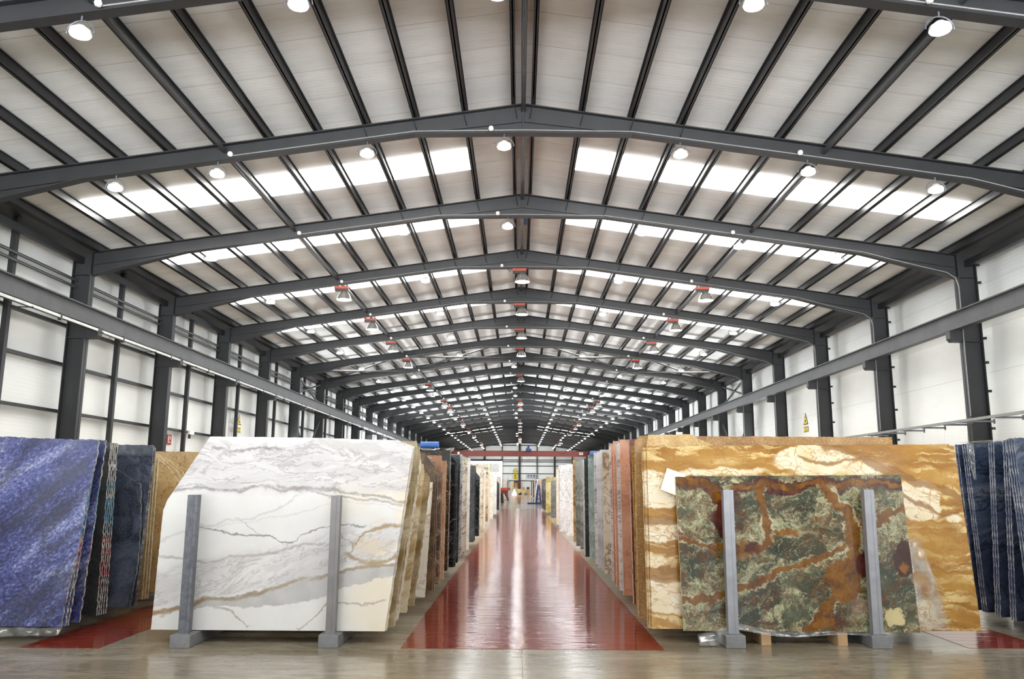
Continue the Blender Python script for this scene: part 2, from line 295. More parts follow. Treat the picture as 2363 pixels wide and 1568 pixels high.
# --- the four slabs at the front are drawn vein by vein (metres in the plane of the slab)
def calacatta():
    b = NB('white_marble_gold_and_grey_veins', 0.14); p = b.coord()
    w1 = b.vm('SCALE', b.vm('SUBTRACT', b.noise(b.map(p, scale=(1, 1, 1.2)), 3.2, 6, 0.62, col=True), (0.5, 0.5, 0.5)), 0.17)
    w2 = b.vm('SCALE', b.vm('SUBTRACT', b.noise(p, 14, 4, 0.65, col=True), (0.5, 0.5, 0.5)), 0.035)
    q = b.vm('ADD', p, b.vm('ADD', w1, w2)); x, y, z = b.sep(q); x0, _, z0 = b.sep(p)
    n = b.noise(q, 1.4, 5)
    c = b.ramp(n, [(0.3, S(216, 214, 212)), (0.6, S(226, 225, 223))])
    # warm corner at the right
    warm = b.m_('MULTIPLY', b.step(x, -2.3, -1.4), b.step(b.noise(q, 1.7, 4), 0.38, 0.6))
    c = b.mix(b.m_('MULTIPLY', warm, 0.7), c, S(222, 207, 176))
    c = b.mix(b.m_('MULTIPLY', b.blob(x, z, -1.55, 0.85, 0.30, 0.12, 0.6), 0.85), c, S(216, 192, 144))
    # grey streaked belt near the top, and thinner diagonal streaks in the middle
    st = b.noise(b.map(q, rot=(0, 0.05, 0), scale=(0.8, 1, 4.2)), 1.9, 7, 0.66, 0.5)
    topz = b.m_('MULTIPLY', b.step(z, 1.34, 1.46), b.step(z, 1.97, 1.86))
    c = b.mix(b.m_('MULTIPLY', b.m_('MULTIPLY', topz, b.step(b.noise(q, 1.1, 3), 0.3, 0.55, 0.5, 1.0)), 0.6), c, S(200, 197, 198))
    c = b.mix(b.m_('MULTIPLY', b.m_('MULTIPLY', topz, b.step(st, 0.40, 0.60)), 0.75), c, S(190, 187, 188))
    ln = b.ridge(b.map(q, scale=(0.8, 1, 3.4)), 2.0, 0.03, 6, 0.6)
    c = b.mix(b.m_('MULTIPLY', b.m_('MULTIPLY', topz, ln), 0.55), c, S(134, 124, 122))
    d = b.map(q, rot=(0, 0.42, 0), scale=(0.7, 1, 3.2)); sd = b.noise(d, 2.1, 7, 0.66, 0.6)
    g0 = b.curve(x, [(-3.79, 0.15), (-3.28, 0.29), (-2.63, 0.39), (-2.06, 0.54), (-1.57, 0.65), (-1.3, 0.66)], -3.79, -1.3, 0, 1)
    rel = b.m_('SUBTRACT', z, g0)
    mid = b.m_('MULTIPLY', b.step(rel, 0.0, 0.05), b.step(rel, 0.50, 0.28))
    c = b.mix(b.m_('MULTIPLY', mid, b.step(b.noise(d, 1.0, 3), 0.35, 0.6, 0, 0.55)), c, S(190, 187, 188))
    c = b.mix(b.m_('MULTIPLY', b.m_('MULTIPLY', mid, b.step(sd, 0.42, 0.60)), 0.7), c, S(190, 187, 187))
    c = b.mix(b.m_('MULTIPLY', b.m_('MULTIPLY', mid, b.ridge(d, 2.2, 0.028, 6, 0.6)), 0.5), c, S(140, 132, 130))
    # the flat grey band under the gold line
    g1 = b.curve(x, [(-3.79, 0.13), (-3.39, 0.19), (-3.03, 0.22), (-2.7, 0.23), (-2.21, 0.28), (-2.05, 0.32), (-1.81, 0.40), (-1.56, 0.48), (-1.3, 0.52)], -3.79, -1.3, 0, 1)
    gb = b.m_('MULTIPLY', b.step(b.m_('SUBTRACT', z, g1), -0.004, 0.012), b.step(rel, 0.008, -0.012))
    c = b.mix(b.m_('MULTIPLY', gb, 0.9), c, b.ramp(b.noise(q, 5, 5), [(0.35, S(160, 157, 156)), (0.65, S(180, 177, 175))]))
    wht = b.m_('MULTIPLY', b.step(rel, 0.05, 0.0), b.step(b.m_('SUBTRACT', z, g1), 0.02, 0.0))
    def vein(pts, w, soft, col, amt, af=True):
        nonlocal c
        k, _ = b.band(x if af else z, z if af else x, pts, w, soft, af)
        v = b.m_('MULTIPLY', k, b.step(b.noise(p, 7, 4, 0.7), 0.28, 0.55, 0.45 * amt, amt)); c = b.mix(v, c, col)
    gold = [(-3.79, 0.15), (-3.52, 0.22), (-3.28, 0.29), (-2.84, 0.33), (-2.63, 0.39), (-2.39, 0.47), (-2.06, 0.54), (-1.82, 0.59), (-1.57, 0.65), (-1.36, 0.63)]
    vein(gold, 0.006, 0.028, S(126, 106, 76), 0.85)
    vein([(-3.79, 0.145), (-3.5, 0.21), (-3.3, 0.27)], 0.008, 0.025, S(140, 108, 66), 0.8)
    vein([(-3.4, 1.0), (-3.27, 1.0), (-3.11, 0.95), (-2.86, 0.95), (-2.62, 0.92), (-2.45, 0.86), (-2.32, 0.94), (-2.09, 1.02), (-1.68, 1.05)], 0.002, 0.011, S(112, 104, 104), 0.85)
    vein([(-3.0, 1.12), (-2.86, 1.02), (-2.7, 0.92)], 0.001, 0.010, S(150, 142, 142), 0.7)
    vein([(-2.45, 0.86), (-2.5, 0.80), (-2.62, 0.74)], 0.001, 0.010, S(140, 132, 130), 0.7)
    vein([(-3.5, 0.95), (-3.0, 1.06), (-2.3, 1.18), (-1.9, 1.28), (-1.3, 1.22)], 0.001, 0.012, S(196, 190, 188), 0.6)
    vein([(-3.8, 0.86), (-3.5, 0.98), (-3.1, 1.08), (-2.8, 1.14), (-2.4, 1.36)], 0.002, 0.02, S(190, 186, 186), 0.7)
    vein([(-3.67, 1.40), (-3.41, 1.41), (-3.14, 1.40), (-2.77, 1.43), (-2.46, 1.41), (-2.2, 1.42), (-1.78, 1.38), (-1.27, 1.31)], 0.003, 0.022, S(120, 108, 104), 0.7)
    vein([(-2.6, 1.46), (-2.2, 1.38), (-1.9, 1.34), (-1.3, 1.28)], 0.003, 0.02, S(140, 130, 128), 0.7)
    vein([(-3.3, 1.84), (-3.08, 1.83), (-2.84, 1.84), (-2.61, 1.85)], 0.004, 0.02, S(130, 122, 120), 0.8)
    vein([(-2.19, 1.91), (-1.8, 1.88), (-1.54, 1.83), (-1.42, 1.72), (-1.21, 1.61)], 0.02, 0.05, S(186, 182, 182), 0.8)
    vein([(-3.78, 0.72), (-3.57, 0.7), (-3.32, 0.67), (-3.07, 0.71), (-2.74, 0.74), (-2.41, 0.81), (-2.1, 0.86)], 0.003, 0.02, S(150, 142, 140), 0.7)
    vein([(-3.19, 0.21), (-3.02, 0.18), (-2.9, 0.12), (-2.81, 0.03)], 0.003, 0.014, S(150, 140, 130), 0.8)
    vein([(-2.26, 0.0), (-2.12, 0.16), (-2.04, 0.25)], 0.003, 0.014, S(150, 138, 116), 0.8)
    vein([(-1.75, 0.86), (-1.67, 0.96), (-1.54, 1.02), (-1.31, 1.05)], 0.006, 0.022, S(142, 114, 66), 0.85)
    vein([(-1.83, 0.76), (-1.76, 0.72), (-1.54, 0.68), (-1.36, 0.72)], 0.006, 0.028, S(140, 114, 70), 0.85)
    vein([(-1.9, 0.9), (-1.78, 0.83), (-1.84, 0.72)], 0.003, 0.014, S(130, 110, 90), 0.7, False)
    vein([(-2.0, 0.27), (-1.8, 0.25), (-1.45, 0.29)], 0.002, 0.014, S(150, 140, 136), 0.8)
    b.col(c); b.rough(b.step(b.noise(p, 3, 3), 0.3, 0.7, 0.10, 0.18)); return b.m

def onyx():
    b = NB('green_onyx_with_rust_bands', 0.12, 0, 0.3); p = b.coord()
    w1 = b.vm('SCALE', b.vm('SUBTRACT', b.noise(p, 3.0, 5, 0.6, col=True), (0.5, 0.5, 0.5)), 0.32)
    w2 = b.vm('SCALE', b.vm('SUBTRACT', b.noise(p, 13, 5, 0.7, col=True), (0.5, 0.5, 0.5)), 0.15)
    q = b.vm('ADD', p, b.vm('ADD', w1, w2)); x, y, z = b.sep(q)
    # dark green lenses against pale, finely crazed stone
    big = b.noise(b.map(p, rot=(0, 0.40, 0), scale=(1, 1, 1.9)), 2.1, 4, 0.55, 0.5)
    fine = b.noise(q, 7.5, 7, 0.72, 1.2)
    dark = b.ramp(b.noise(q, 3.0, 6, 0.65), [(0.3, S(30, 34, 25)), (0.5, S(56, 62, 48)), (0.7, S(92, 96, 78))])
    pale = b.ramp(fine, [(0.34, S(48, 42, 24)), (0.43, S(92, 88, 62)), (0.53, S(140, 138, 108)), (0.66, S(190, 184, 150))])
    k = b.step(b.m_('ADD', big, b.m_('MULTIPLY', b.m_('SUBTRACT', fine, 0.5), 0.5)), 0.42, 0.56)
    for (cx, cz, rx, rz) in ((1.80, 0.72, 0.22, 0.22), (2.86, 0.84, 0.42, 0.15), (3.0, 0.50, 0.36, 0.12), (3.85, 0.42, 0.30, 0.26), (3.1, 0.16, 0.24, 0.22), (2.5, 0.3, 0.3, 0.12), (3.0, 1.28, 0.14, 0.14)):
        k = b.m_('MULTIPLY', k, b.m_('SUBTRACT', 1.0, b.m_('MULTIPLY', b.blob(x, z, cx, cz, rx, rz, 0.3), 1.0)))
    c = b.mix(k, dark, pale)
    # cream crazing
    cr = b.step(b.voro(b.vm('ADD', q, w1), 9.0), 0.035, 0.0); cr = b.m_('MULTIPLY', b.m_('MULTIPLY', cr, b.step(b.noise(p, 4, 4, 0.7), 0.42, 0.6)), b.m_('MULTIPLY_ADD', k, 0.75, 0.25))
    c = b.mix(b.m_('MULTIPLY', cr, 0.75), c, S(214, 206, 168))
    cr2 = b.ridge(b.map(q, rot=(0, 0.5, 0), scale=(0.8, 1, 2)), 3.0, 0.010, 6, 0.8)
    c = b.mix(b.m_('MULTIPLY', cr2, 0.7), c, S(206, 194, 150))
    cr3 = b.ridge(q, 6.0, 0.018, 6, 1.2); c = b.mix(b.m_('MULTIPLY', cr3, 0.55), c, S(66, 46, 20))
    c = b.mix(b.m_('MULTIPLY', b.m_('MULTIPLY', b.step(b.noise(q, 5.5, 6, 0.7, 1.0), 0.52, 0.62), k), 0.6), c, S(78, 50, 24))
    fi = b.ridge(b.map(q, loc=(2.2, 0, 7.1), rot=(0, 0.45, 0), scale=(0.8, 1, 1.5)), 1.8, 0.022, 7, 1.0); c = b.mix(b.m_('MULTIPLY', fi, 0.8), c, S(92, 52, 16))
    fi = b.ridge(b.map(q, loc=(9.2, 0, 1.1), rot=(0, -0.9, 0)), 2.6, 0.018, 7, 1.2); c = b.mix(b.m_('MULTIPLY', fi, 0.65), c, S(74, 34, 18))
    rs = b.ramp(b.noise(q, 6, 6, 0.65, 0.8), [(0.3, S(66, 36, 8)), (0.5, S(104, 64, 14)), (0.7, S(138, 94, 34))])
    mr = b.ramp(b.noise(q, 7, 6, 0.65), [(0.35, S(42, 17, 15)), (0.65, S(84, 36, 31))])
    wn = b.noise(p, 5, 5, 0.7)
    def band(pts, w, af=True, edge=0.03, mar=0.0, soft=0.02):
        nonlocal c
        a_, b_ = (x, z) if af else (z, x)
        m0, _ = b.band(a_, b_, pts, w + edge, 0.02, af)
        c = b.mix(b.m_('MULTIPLY', m0, b.step(wn, 0.3 if mar else 0.44, 0.6, 0.2 + mar if mar else 0.0, 0.9 if mar else 0.75)), c, mr if mar else S(190, 180, 150))
        m1, _ = b.band(a_, b_, pts, w, soft, af); c = b.mix(b.m_('MULTIPLY', m1, 0.95), c, rs)
    def spot(cx, cz, rx, rz, col, a=0.95, soft=0.15):
        nonlocal c
        c = b.mix(b.m_('MULTIPLY', b.blob(x, z, cx, cz, rx, rz, soft), a), c, col)
    band([(1.64, 0.97), (1.77, 0.88), (1.97, 0.82), (2.16, 0.82), (2.34, 0.82), (2.59, 0.89), (2.74, 0.99), (2.9, 0.99)], 0.022)
    band([(2.23, 1.43), (2.45, 1.46), (2.62, 1.49), (2.89, 1.46), (3.03, 1.47), (3.16, 1.51), (3.34, 1.48), (3.62, 1.51), (4.05, 1.45)], 0.016, True, 0.035, 0.5)
    spot(2.85, 1.47, 0.26, 0.075, mr); spot(2.85, 1.48, 0.24, 0.04, rs)
    band([(1.62, 1.55), (1.85, 1.52), (1.95, 1.48), (2.06, 1.38), (2.14, 1.24), (2.15, 1.14)], 0.05, True, 0.04, 0.6)
    spot(2.12, 1.12, 0.09, 0.22, mr); spot(2.24, 1.3, 0.12, 0.16, mr, 0.6, 0.6)
    band([(2.48, 1.42), (2.54, 1.26), (2.60, 1.1), (2.56, 0.9)], 0.03, False)
    spot(2.34, 0.80, 0.22, 0.10, rs, 0.9, 0.5); spot(2.42, 0.82, 0.10, 0.08, mr, 0.8, 0.5); spot(2.0, 0.80, 0.10, 0.09, rs, 0.9, 0.4)
    band([(1.65, 0.30), (1.9, 0.35), (2.14, 0.40), (2.32, 0.46), (2.57, 0.52), (2.82, 0.63), (3.1, 0.75), (3.38, 0.90), (3.61, 1.07), (3.87, 1.16), (4.05, 1.24)], 0.030, True, 0.018)
    band([(3.25, 1.46), (3.34, 1.26), (3.46, 1.08), (3.50, 0.92), (3.42, 0.69)], 0.060, False, 0.03)
    band([(3.34, 0.66), (3.30, 0.5), (3.26, 0.34), (3.10, 0.21), (2.97, 0.01)], 0.060, False, 0.03)
    spot(3.33, 0.50, 0.20, 0.24, rs, 0.95, 0.12); spot(3.56, 0.67, 0.10, 0.10, mr, 0.95, 0.2)
    spot(3.98, 0.72, 0.13, 0.17, S(52, 18, 12)); spot(3.99, 0.66, 0.07, 0.06, S(130, 80, 16), 0.9, 0.6)
    spot(3.16, 0.12, 0.30, 0.13, mr, 0.55, 0.7); spot(3.08, 0.10, 0.16, 0.10, rs, 0.9, 0.3)
    spot(3.47, 0.24, 0.10, 0.12, S(120, 84, 74), 0.6, 0.6); spot(3.84, 0.16, 0.13, 0.10, S(206, 190, 142), 0.9, 0.25)
    b.col(c); return b.m

def siena():
    b = NB('yellow_marble_with_white_clouds', 0.13); p = b.coord()
    w1 = b.vm('SCALE', b.vm('SUBTRACT', b.noise(p, 2.6, 5, 0.6, col=True), (0.5, 0.5, 0.5)), 0.26)
    q = b.vm('ADD', p, w1); x, y, z = b.sep(q)
    n = b.noise(b.map(q, rot=(0, -0.06, 0), scale=(0.7, 1, 2.6)), 1.8, 6, 0.62, 0.5)
    c = b.ramp(n, [(0.28, S(112, 74, 18)), (0.45, S(140, 96, 30)), (0.58, S(158, 116, 46)), (0.72, S(180, 144, 78))])
    fl = b.noise(b.map(q, rot=(0, -0.03, 0), scale=(0.8, 1, 4.5)), 2.6, 5, 0.55, 0.4)
    c = b.mix(b.m_('MULTIPLY', b.m_('MULTIPLY', b.step(fl, 0.50, 0.585), b.step(b.noise(p, 1.3, 3), 0.38, 0.55, 0.25, 1.0)), 0.85), c, S(214, 190, 132))
    wh = b.ramp(b.noise(q, 4, 5), [(0.3, S(214, 192, 146)), (0.6, S(228, 216, 190))])
    m = b.mx(b.blob(x, z, 3.17, 1.75, 0.50, 0.17, 0.14), b.blob(x, z, 3.62, 1.68, 0.42, 0.10, 0.4), b.blob(x, z, 1.45, 1.42, 0.32, 0.22, 0.14), b.blob(x, z, 1.42, 1.0, 0.32, 0.14, 0.14),
             b.blob(x, z, 1.36, 0.68, 0.22, 0.08, 0.4), b.blob(x, z, 1.48, 0.34, 0.36, 0.20, 0.14), b.blob(x, z, 4.26, 1.34, 0.28, 0.24, 0.14), b.blob(x, z, 4.62, 1.14, 0.12, 0.07, 0.4),
             b.blob(x, z, 4.20, 0.18, 0.16, 0.16, 0.4), b.blob(x, z, 2.1, 1.62, 0.7, 0.05, 0.5))
    c = b.mix(m, c, wh)
    for pts, w in (([(3.3, 1.92), (3.55, 1.86), (3.78, 1.74), (4.08, 1.61), (4.48, 1.46), (4.76, 1.36)], 0.03), ([(4.1, 1.36), (4.3, 1.3), (4.6, 1.2), (4.76, 1.3)], 0.008), ([(3.0, 1.78), (3.4, 1.74), (3.8, 1.80)], 0.004), ([(1.3, 1.12), (1.5, 1.10), (1.7, 1.12)], 0.03), ([(1.3, 0.56), (1.5, 0.55), (1.7, 0.57)], 0.05)):
        k, _ = b.band(x, z, pts, w, 0.03); c = b.mix(b.m_('MULTIPLY', k, 0.85), c, S(124, 82, 24))
    v = b.ridge(b.map(q, rot=(0, 0.3, 0)), 1.5, 0.010, 3, 0.2); c = b.mix(b.m_('MULTIPLY', v, 0.7), c, S(146, 98, 34))
    v = b.ridge(b.map(p, loc=(7, 0, 3), rot=(0, -0.25, 0), scale=(0.6, 1, 2.2)), 2.2, 0.016, 4, 0.3); c = b.mix(b.m_('MULTIPLY', v, 0.6), c, S(168, 120, 52))
    v = b.ridge(b.map(q, loc=(4, 0, 2), rot=(0, -0.6, 0)), 2.2, 0.009, 3, 0.2); c = b.mix(b.m_('MULTIPLY', v, 0.6), c, S(140, 92, 32))
    b.col(c); return b.m

def sodalite():
    b = NB('blue_sodalite_granite', 0.15); p = b.coord()
    r = b.map(p, rot=(0, 0.62, 0), scale=(0.5, 1, 1.7))
    q = b.vm('ADD', r, b.vm('SCALE', b.noise(r, 2.5, 4, col=True), 0.2))
    big = b.noise(q, 1.6, 6, 0.62, 0.6); gr = b.noise(b.map(p, rot=(0, 0.62, 0), scale=(0.7, 1, 1.2)), 32, 5, 0.75)
    c = b.ramp(b.m_('ADD', b.m_('MULTIPLY', big, 0.46), b.m_('MULTIPLY', gr, 0.54)), [(0.36, S(36, 38, 48)), (0.44, S(50, 54, 92)), (0.50, S(76, 82, 136)), (0.56, S(124, 130, 168)), (0.63, S(190, 192, 202))])
    st = b.ridge(q, 1.1, 0.07, 5, 0.4); c = b.mix(b.m_('MULTIPLY', st, 0.65), c, S(44, 44, 58))
    c = b.mix(b.step(b.noise(p, 46, 3, 0.7), 0.60, 0.68, 0, 0.6), c, S(44, 46, 96))
    x, y, z = b.sep(p)
    c = b.mix(b.m_('MULTIPLY', b.step(z, 1.0, 1.7), b.step(b.noise(q, 2.2, 5), 0.38, 0.6, 0.1, 0.6)), c, S(72, 75, 96))
    b.col(c); return b.m
HERO = {'calacatta': calacatta(), 'onyx': onyx(), 'siena': siena(), 'sodalite': sodalite()}

# ------------------------------------------------------------------ mesh helpers
class MB:
    def __init__(s): s.v, s.f, s.mi = [], [], []
    def add(s, vs, fs, mi=0):
        o = len(s.v); s.v += [tuple(v) for v in vs]; s.f += [tuple(i + o for i in f) for f in fs]; s.mi += [mi] * len(fs); return s
    def box(s, x0, x1, y0, y1, z0, z1, mi=0):
        return s.add([(x0, y0, z0), (x1, y0, z0), (x1, y1, z0), (x0, y1, z0), (x0, y0, z1), (x1, y0, z1), (x1, y1, z1), (x0, y1, z1)],
                     [(0, 3, 2, 1), (4, 5, 6, 7), (0, 1, 5, 4), (1, 2, 6, 5), (2, 3, 7, 6), (3, 0, 4, 7)], mi)
    def prism_y(s, poly, y0, y1, mi=0, mside=None):
        """poly in XZ, extruded along Y"""
        n = len(poly)
        a = sum(poly[i][0] * poly[(i + 1) % n][1] - poly[(i + 1) % n][0] * poly[i][1] for i in range(n))
        if a < 0: poly = poly[::-1]
        vs = [(x, y0, z) for x, z in poly] + [(x, y1, z) for x, z in poly]
        s.add(vs, [tuple(range(n)), tuple(range(2 * n - 1, n - 1, -1))], mi)
        o = len(s.v) - 2 * n
        fs = [(o + i, o + n + i, o + n + (i + 1) % n, o + (i + 1) % n) for i in range(n)]
        s.f += fs; s.mi += [mi if mside is None else mside] * n; return s
    def strip(s, line, y0, y1, th):
        """a plate of thickness th hung below a polyline in XZ (a flange)"""
        for (xa, za), (xb, zb) in zip(line, line[1:]):
            s.prism_y([(xa, za), (xb, zb), (xb, zb - th), (xa, za - th)], y0, y1)
        return s
    def tube(s, pts, r, seg=8):
        pts = [Vector(p) for p in pts]; rings = []; vs = []
        for i, p in enumerate(pts):
            d = (pts[min(i + 1, len(pts) - 1)] - pts[max(i - 1, 0)]).normalized()
            a = d.cross(Vector((0, 0, 1))); a = a if a.length > 1e-3 else d.cross(Vector((1, 0, 0))); a.normalize(); b_ = d.cross(a)
            vs += [p + a * (r * math.cos(2 * math.pi * k / seg)) + b_ * (r * math.sin(2 * math.pi * k / seg)) for k in range(seg)]
        fs = [(i * seg + k, i * seg + (k + 1) % seg, (i + 1) * seg + (k + 1) % seg, (i + 1) * seg + k) for i in range(len(pts) - 1) for k in range(seg)]
        fs += [tuple(range(seg))[::-1], tuple((len(pts) - 1) * seg + k for k in range(seg))]
        return s.add(vs, fs)
    def lathe(s, prof, seg=24, c=(0, 0, 0), cap=True):
        vs = [(c[0] + r * math.cos(2 * math.pi * k / seg), c[1] + r * math.sin(2 * math.pi * k / seg), c[2] + z) for r, z in prof for k in range(seg)]
        fs = [(i * seg + k, i * seg + (k + 1) % seg, (i + 1) * seg + (k + 1) % seg, (i + 1) * seg + k) for i in range(len(prof) - 1) for k in range(seg)]
        if cap: fs += [tuple(range(seg))[::-1], tuple((len(prof) - 1) * seg + k for k in range(seg))]
        return s.add(vs, fs)
    def mesh(s, name, mats, smooth=False):
        me = bpy.data.meshes.new(name); me.from_pydata(s.v, [], s.f)
        for m in (mats if isinstance(mats, (list, tuple)) else [mats]): me.materials.append(m)
        me.polygons.foreach_set('material_index', s.mi)
        if smooth: me.polygons.foreach_set('use_smooth', [True] * len(me.polygons))
        bm = bmesh.new(); bm.from_mesh(me); bmesh.ops.recalc_face_normals(bm, faces=bm.faces); bm.to_mesh(me); bm.free()
        me.update(); return me
    def obj(s, name, mats, parent=None, smooth=False, bevel=0):
        o = bpy.data.objects.new(name, s.mesh(name, mats, smooth)); COL.objects.link(o)
        if parent: o.parent = parent
        if bevel:
            m = o.modifiers.new('bevel', 'BEVEL'); m.width = bevel; m.segments = 2; m.limit_method = 'ANGLE'
        if smooth:
            m = o.modifiers.new('edges', 'EDGE_SPLIT'); m.split_angle = math.radians(40)
        return o
def tag(o, label, cat, group=None, kind=None):
    if label: o['label'] = label
    if cat: o['category'] = cat
    if group: o['group'] = group
    if kind: o['kind'] = kind
    return o
def empty(name, loc, label=None, cat=None, group=None):
    o = bpy.data.objects.new(name, None); COL.objects.link(o); o.location = loc; o.empty_display_size = 0.2
    return tag(o, label, cat, group)
def dup(root, loc, label=None, group=None):
    r = root.copy(); COL.objects.link(r); r.location = loc
    if label: r['label'] = label
    if group: r['group'] = group
    for ch in list(root.children):
        c = ch.copy(); COL.objects.link(c); c.parent = r
        for g in list(ch.children):
            d = g.copy(); COL.objects.link(d); d.parent = c
    return r
def structure(o): o['kind'] = 'structure'; return o
ORD = ['first', 'second', 'third', 'fourth', 'fifth', 'sixth', 'seventh', 'eighth', 'ninth', 'tenth', 'eleventh', 'twelfth', 'thirteenth', 'fourteenth', 'fifteenth', 'sixteenth', 'seventeenth', 'eighteenth', 'nineteenth', 'twentieth', 'twenty-first', 'twenty-second', 'twenty-third', 'twenty-fourth', 'twenty-fifth', 'twenty-sixth', 'twenty-seventh', 'twenty-eighth', 'twenty-ninth', 'thirtieth']

# ------------------------------------------------------------------ building
Y0, BAY, NF = 14.96, 5.0, 25
YF = lambda n: Y0 + BAY * n
YEND, YBACK = 140.2, -13.0
APEX, SL, HW, WALLX = 8.91, 0.145, 10.83, 11.55
ztop = lambda x: APEX - SL * abs(x)
ROOFZ = lambda x: APEX + 0.20 - SL * abs(x)

floor = structure(MB().box(-WALLX - .1, WALLX + .1, YBACK - .1, YEND + .1, -0.3, 0).obj('floor', M['floor']))
for (x0, x1, a, b) in ((-1.22, 1.385, 8.5, 56.7), (-1.22, 1.385, 72.3, 118), (-4.95, -4.16, 8.38, 56.7), (4.50, 5.33, 8.73, 56.7)):
    o = MB().box(x0, x1, a, b, 0.0, 0.003).obj('painted_aisle', M['red_floor'], floor); o['kind'] = 'structure'
roofm = MB()
for sg in (-1, 1):
    pl = [(0, ROOFZ(0)), (sg * (WALLX + .1), ROOFZ(WALLX + .1)), (sg * (WALLX + .1), ROOFZ(WALLX + .1) + .12), (0, ROOFZ(0) + .12)]
    roofm.prism_y(pl, YBACK - .1, YEND + .1)
ceiling = structure(roofm.obj('ceiling', M['roof']))
WT = ROOFZ(WALLX)
# unseen openings added to the side walls so daylight lifts the roof from below
ADDED_OPENINGS = ((36.0, 39.2, 3.0), (58.2, 71.2, 4.5), (126.0, 129.6, 3.8))
def solids(z, lo, hi):     # stretches of wall along Y that are solid at height z
    out, y = [], lo
    for a, b, h in ADDED_OPENINGS:
        if z < h: out.append((y, a)); y = b
    return out + [(y, hi)]
def side_wall(x0, x1, name):
    m = MB()
    for a, b in solids(0, YBACK - .1, YEND + .1): m.box(x0, x1, a, b, 0, WT)
    for a, b, h in ADDED_OPENINGS: m.box(x0, x1, a, b, h, WT)
    return structure(m.obj(name, M['wall']))
wall_l = side_wall(-WALLX - .1, -WALLX, 'wall_left'); wall_r = side_wall(WALLX, WALLX + .1, 'wall_right')
def portal(loc, rot, sx, sy):      # marks an opening to the sky for the sampler; gives no light of its own
    l = bpy.data.lights.new('opening', 'AREA'); l.shape = 'RECTANGLE'; l.size = sx; l.size_y = sy; l.cycles.is_portal = True
    o = bpy.data.objects.new('opening', l); COL.objects.link(o); o.location = loc; o.rotation_euler = rot
portal((0, YBACK - .05, 3.1), (math.pi / 2, 0, 0), 18, 6.2)
for a, b, h in ADDED_OPENINGS:
    portal((-WALLX - .05, (a + b) / 2, h / 2), (0, -math.pi / 2, 0), h, b - a); portal((WALLX + .05, (a + b) / 2, h / 2), (0, math.pi / 2, 0), h, b - a)
gable = [(-WALLX, 0), (WALLX, 0), (WALLX, WT), (0, ROOFZ(0)), (-WALLX, WT)]
wall_b = structure(MB().prism_y(gable, YEND, YEND + .1).obj('wall_back', M['wall']))
wf = MB()   # front gable; its unseen opening is added to let light in
wf.prism_y([(-WALLX, 0), (-9, 0), (-9, 6.2), (9, 6.2), (9, 0), (WALLX, 0), (WALLX, WT), (0, ROOFZ(0)), (-WALLX, WT)], YBACK - .1, YBACK)
structure(wf.obj('wall_front', M['wall']))

# dark eaves gutter sheets between the eaves beams and the walls
for i, sg in enumerate((-1, 1)):
    pl = [(sg * 10.80, ROOFZ(10.80) - .012), (sg * 11.54, ROOFZ(11.54) - .012), (sg * 11.54, ROOFZ(11.54) - .03), (sg * 10.80, ROOFZ(10.80) - .03)]
    structure(MB().prism_y(pl, YBACK, YEND).obj('trim_%d' % (i + 1), M['steel']))

# skylights: one translucent sheet per slope in each listed bay
SKY = {-3: (.44, .60), 0: (.43, .66), 1: (.27, .47), 2: (.32, .51), 3: (.36, .55), 5: (.3, .55), 13: (.4, .6), 17: (.35, .55), 18: (.4, .6), 19: (.35, .55), 20: (.4, .6), 21: (.4, .6), 22: (.4, .6)}  # unseen pair over the camera added to brighten the slab fronts
wi = 0
for bay, (fa, fb) in SKY.items():
    for sg in (-1, 1):
        wi += 1; xa, xb = 1.22, 9.74
        pl = [(sg * xa, ROOFZ(xa) - .004), (sg * xb, ROOFZ(xb) - .004), (sg * xb, ROOFZ(xb) - .03), (sg * xa, ROOFZ(xa) - .03)]
        structure(MB().prism_y(pl, YF(bay) + fa * BAY, YF(bay) + fb * BAY).obj('window_%d' % wi, M['sky']))

# portal frames
BOT = [(0, 8.33), (2.1, 8.30), (8.5, 7.37), (HW, 6.76)]
def frame_parts(root):
    for sg in (-1, 1):
        m = MB(); top = [(0, APEX), (HW, ztop(HW))]
        poly = [(sg * x, z) for x, z in top] + [(sg * x, z) for x, z in BOT[::-1]]
        m.prism_y(poly, -.008, .008)
        m.strip([(sg * x, z) for x, z in top], -.10, .10, .022)
        m.strip([(sg * x, z) for x, z in BOT], -.10, .10, .025)
        m.strip([(sg * 0.02, 8.56), (sg * 2.1, 8.315)], -.045, .045, .014)          # original flange lines above the haunches
        m.strip([(sg * 8.5, 7.385), (sg * HW, 7.02)], -.045, .045, .014)
        m.box(min(0, sg * .012), max(0, sg * .012), -.09, .09, 8.33, APEX - .02)
        m.obj('rafter', M['steel'], root)
        c = MB(); xi, xo = sg * HW, sg * 11.30; zt = ztop(11.3)
        c.box(min(xi, xo), max(xi, xo), -.008, .008, 0, zt)
        c.box(min(xi, xi + sg * .025), max(xi, xi + sg * .025), -.11, .11, 0, 7.33)
        c.box(min(xo, xo - sg * .025), max(xo, xo - sg * .025), -.11, .11, 0, zt)
        c.box(min(xi, xo), max(xi, xo), -.09, .09, 6.74, 6.76); c.box(min(xi, xo), max(xi, xo), -.09, .09, 5.12, 5.14)
        c.box(min(xi - sg * .06, xo + sg * .06), max(xi - sg * .06, xo + sg * .06), -.16, .16, 0, .03)
        c.obj('column', M['steel'], root)
        k = MB(); xb = sg * 10.50
        k.prism_y([(xi, 5.40), (xb, 5.40), (xb, 5.20), (xb + sg * .06, 5.12), (xi, 5.12)], -.10, .10)
        k.box(min(xb, xb - sg * .0), max(xi, xb) if sg > 0 else max(xi, xb), -.11, .11, 5.385, 5.40)
        k.obj('crane_bracket', M['steel'], root)
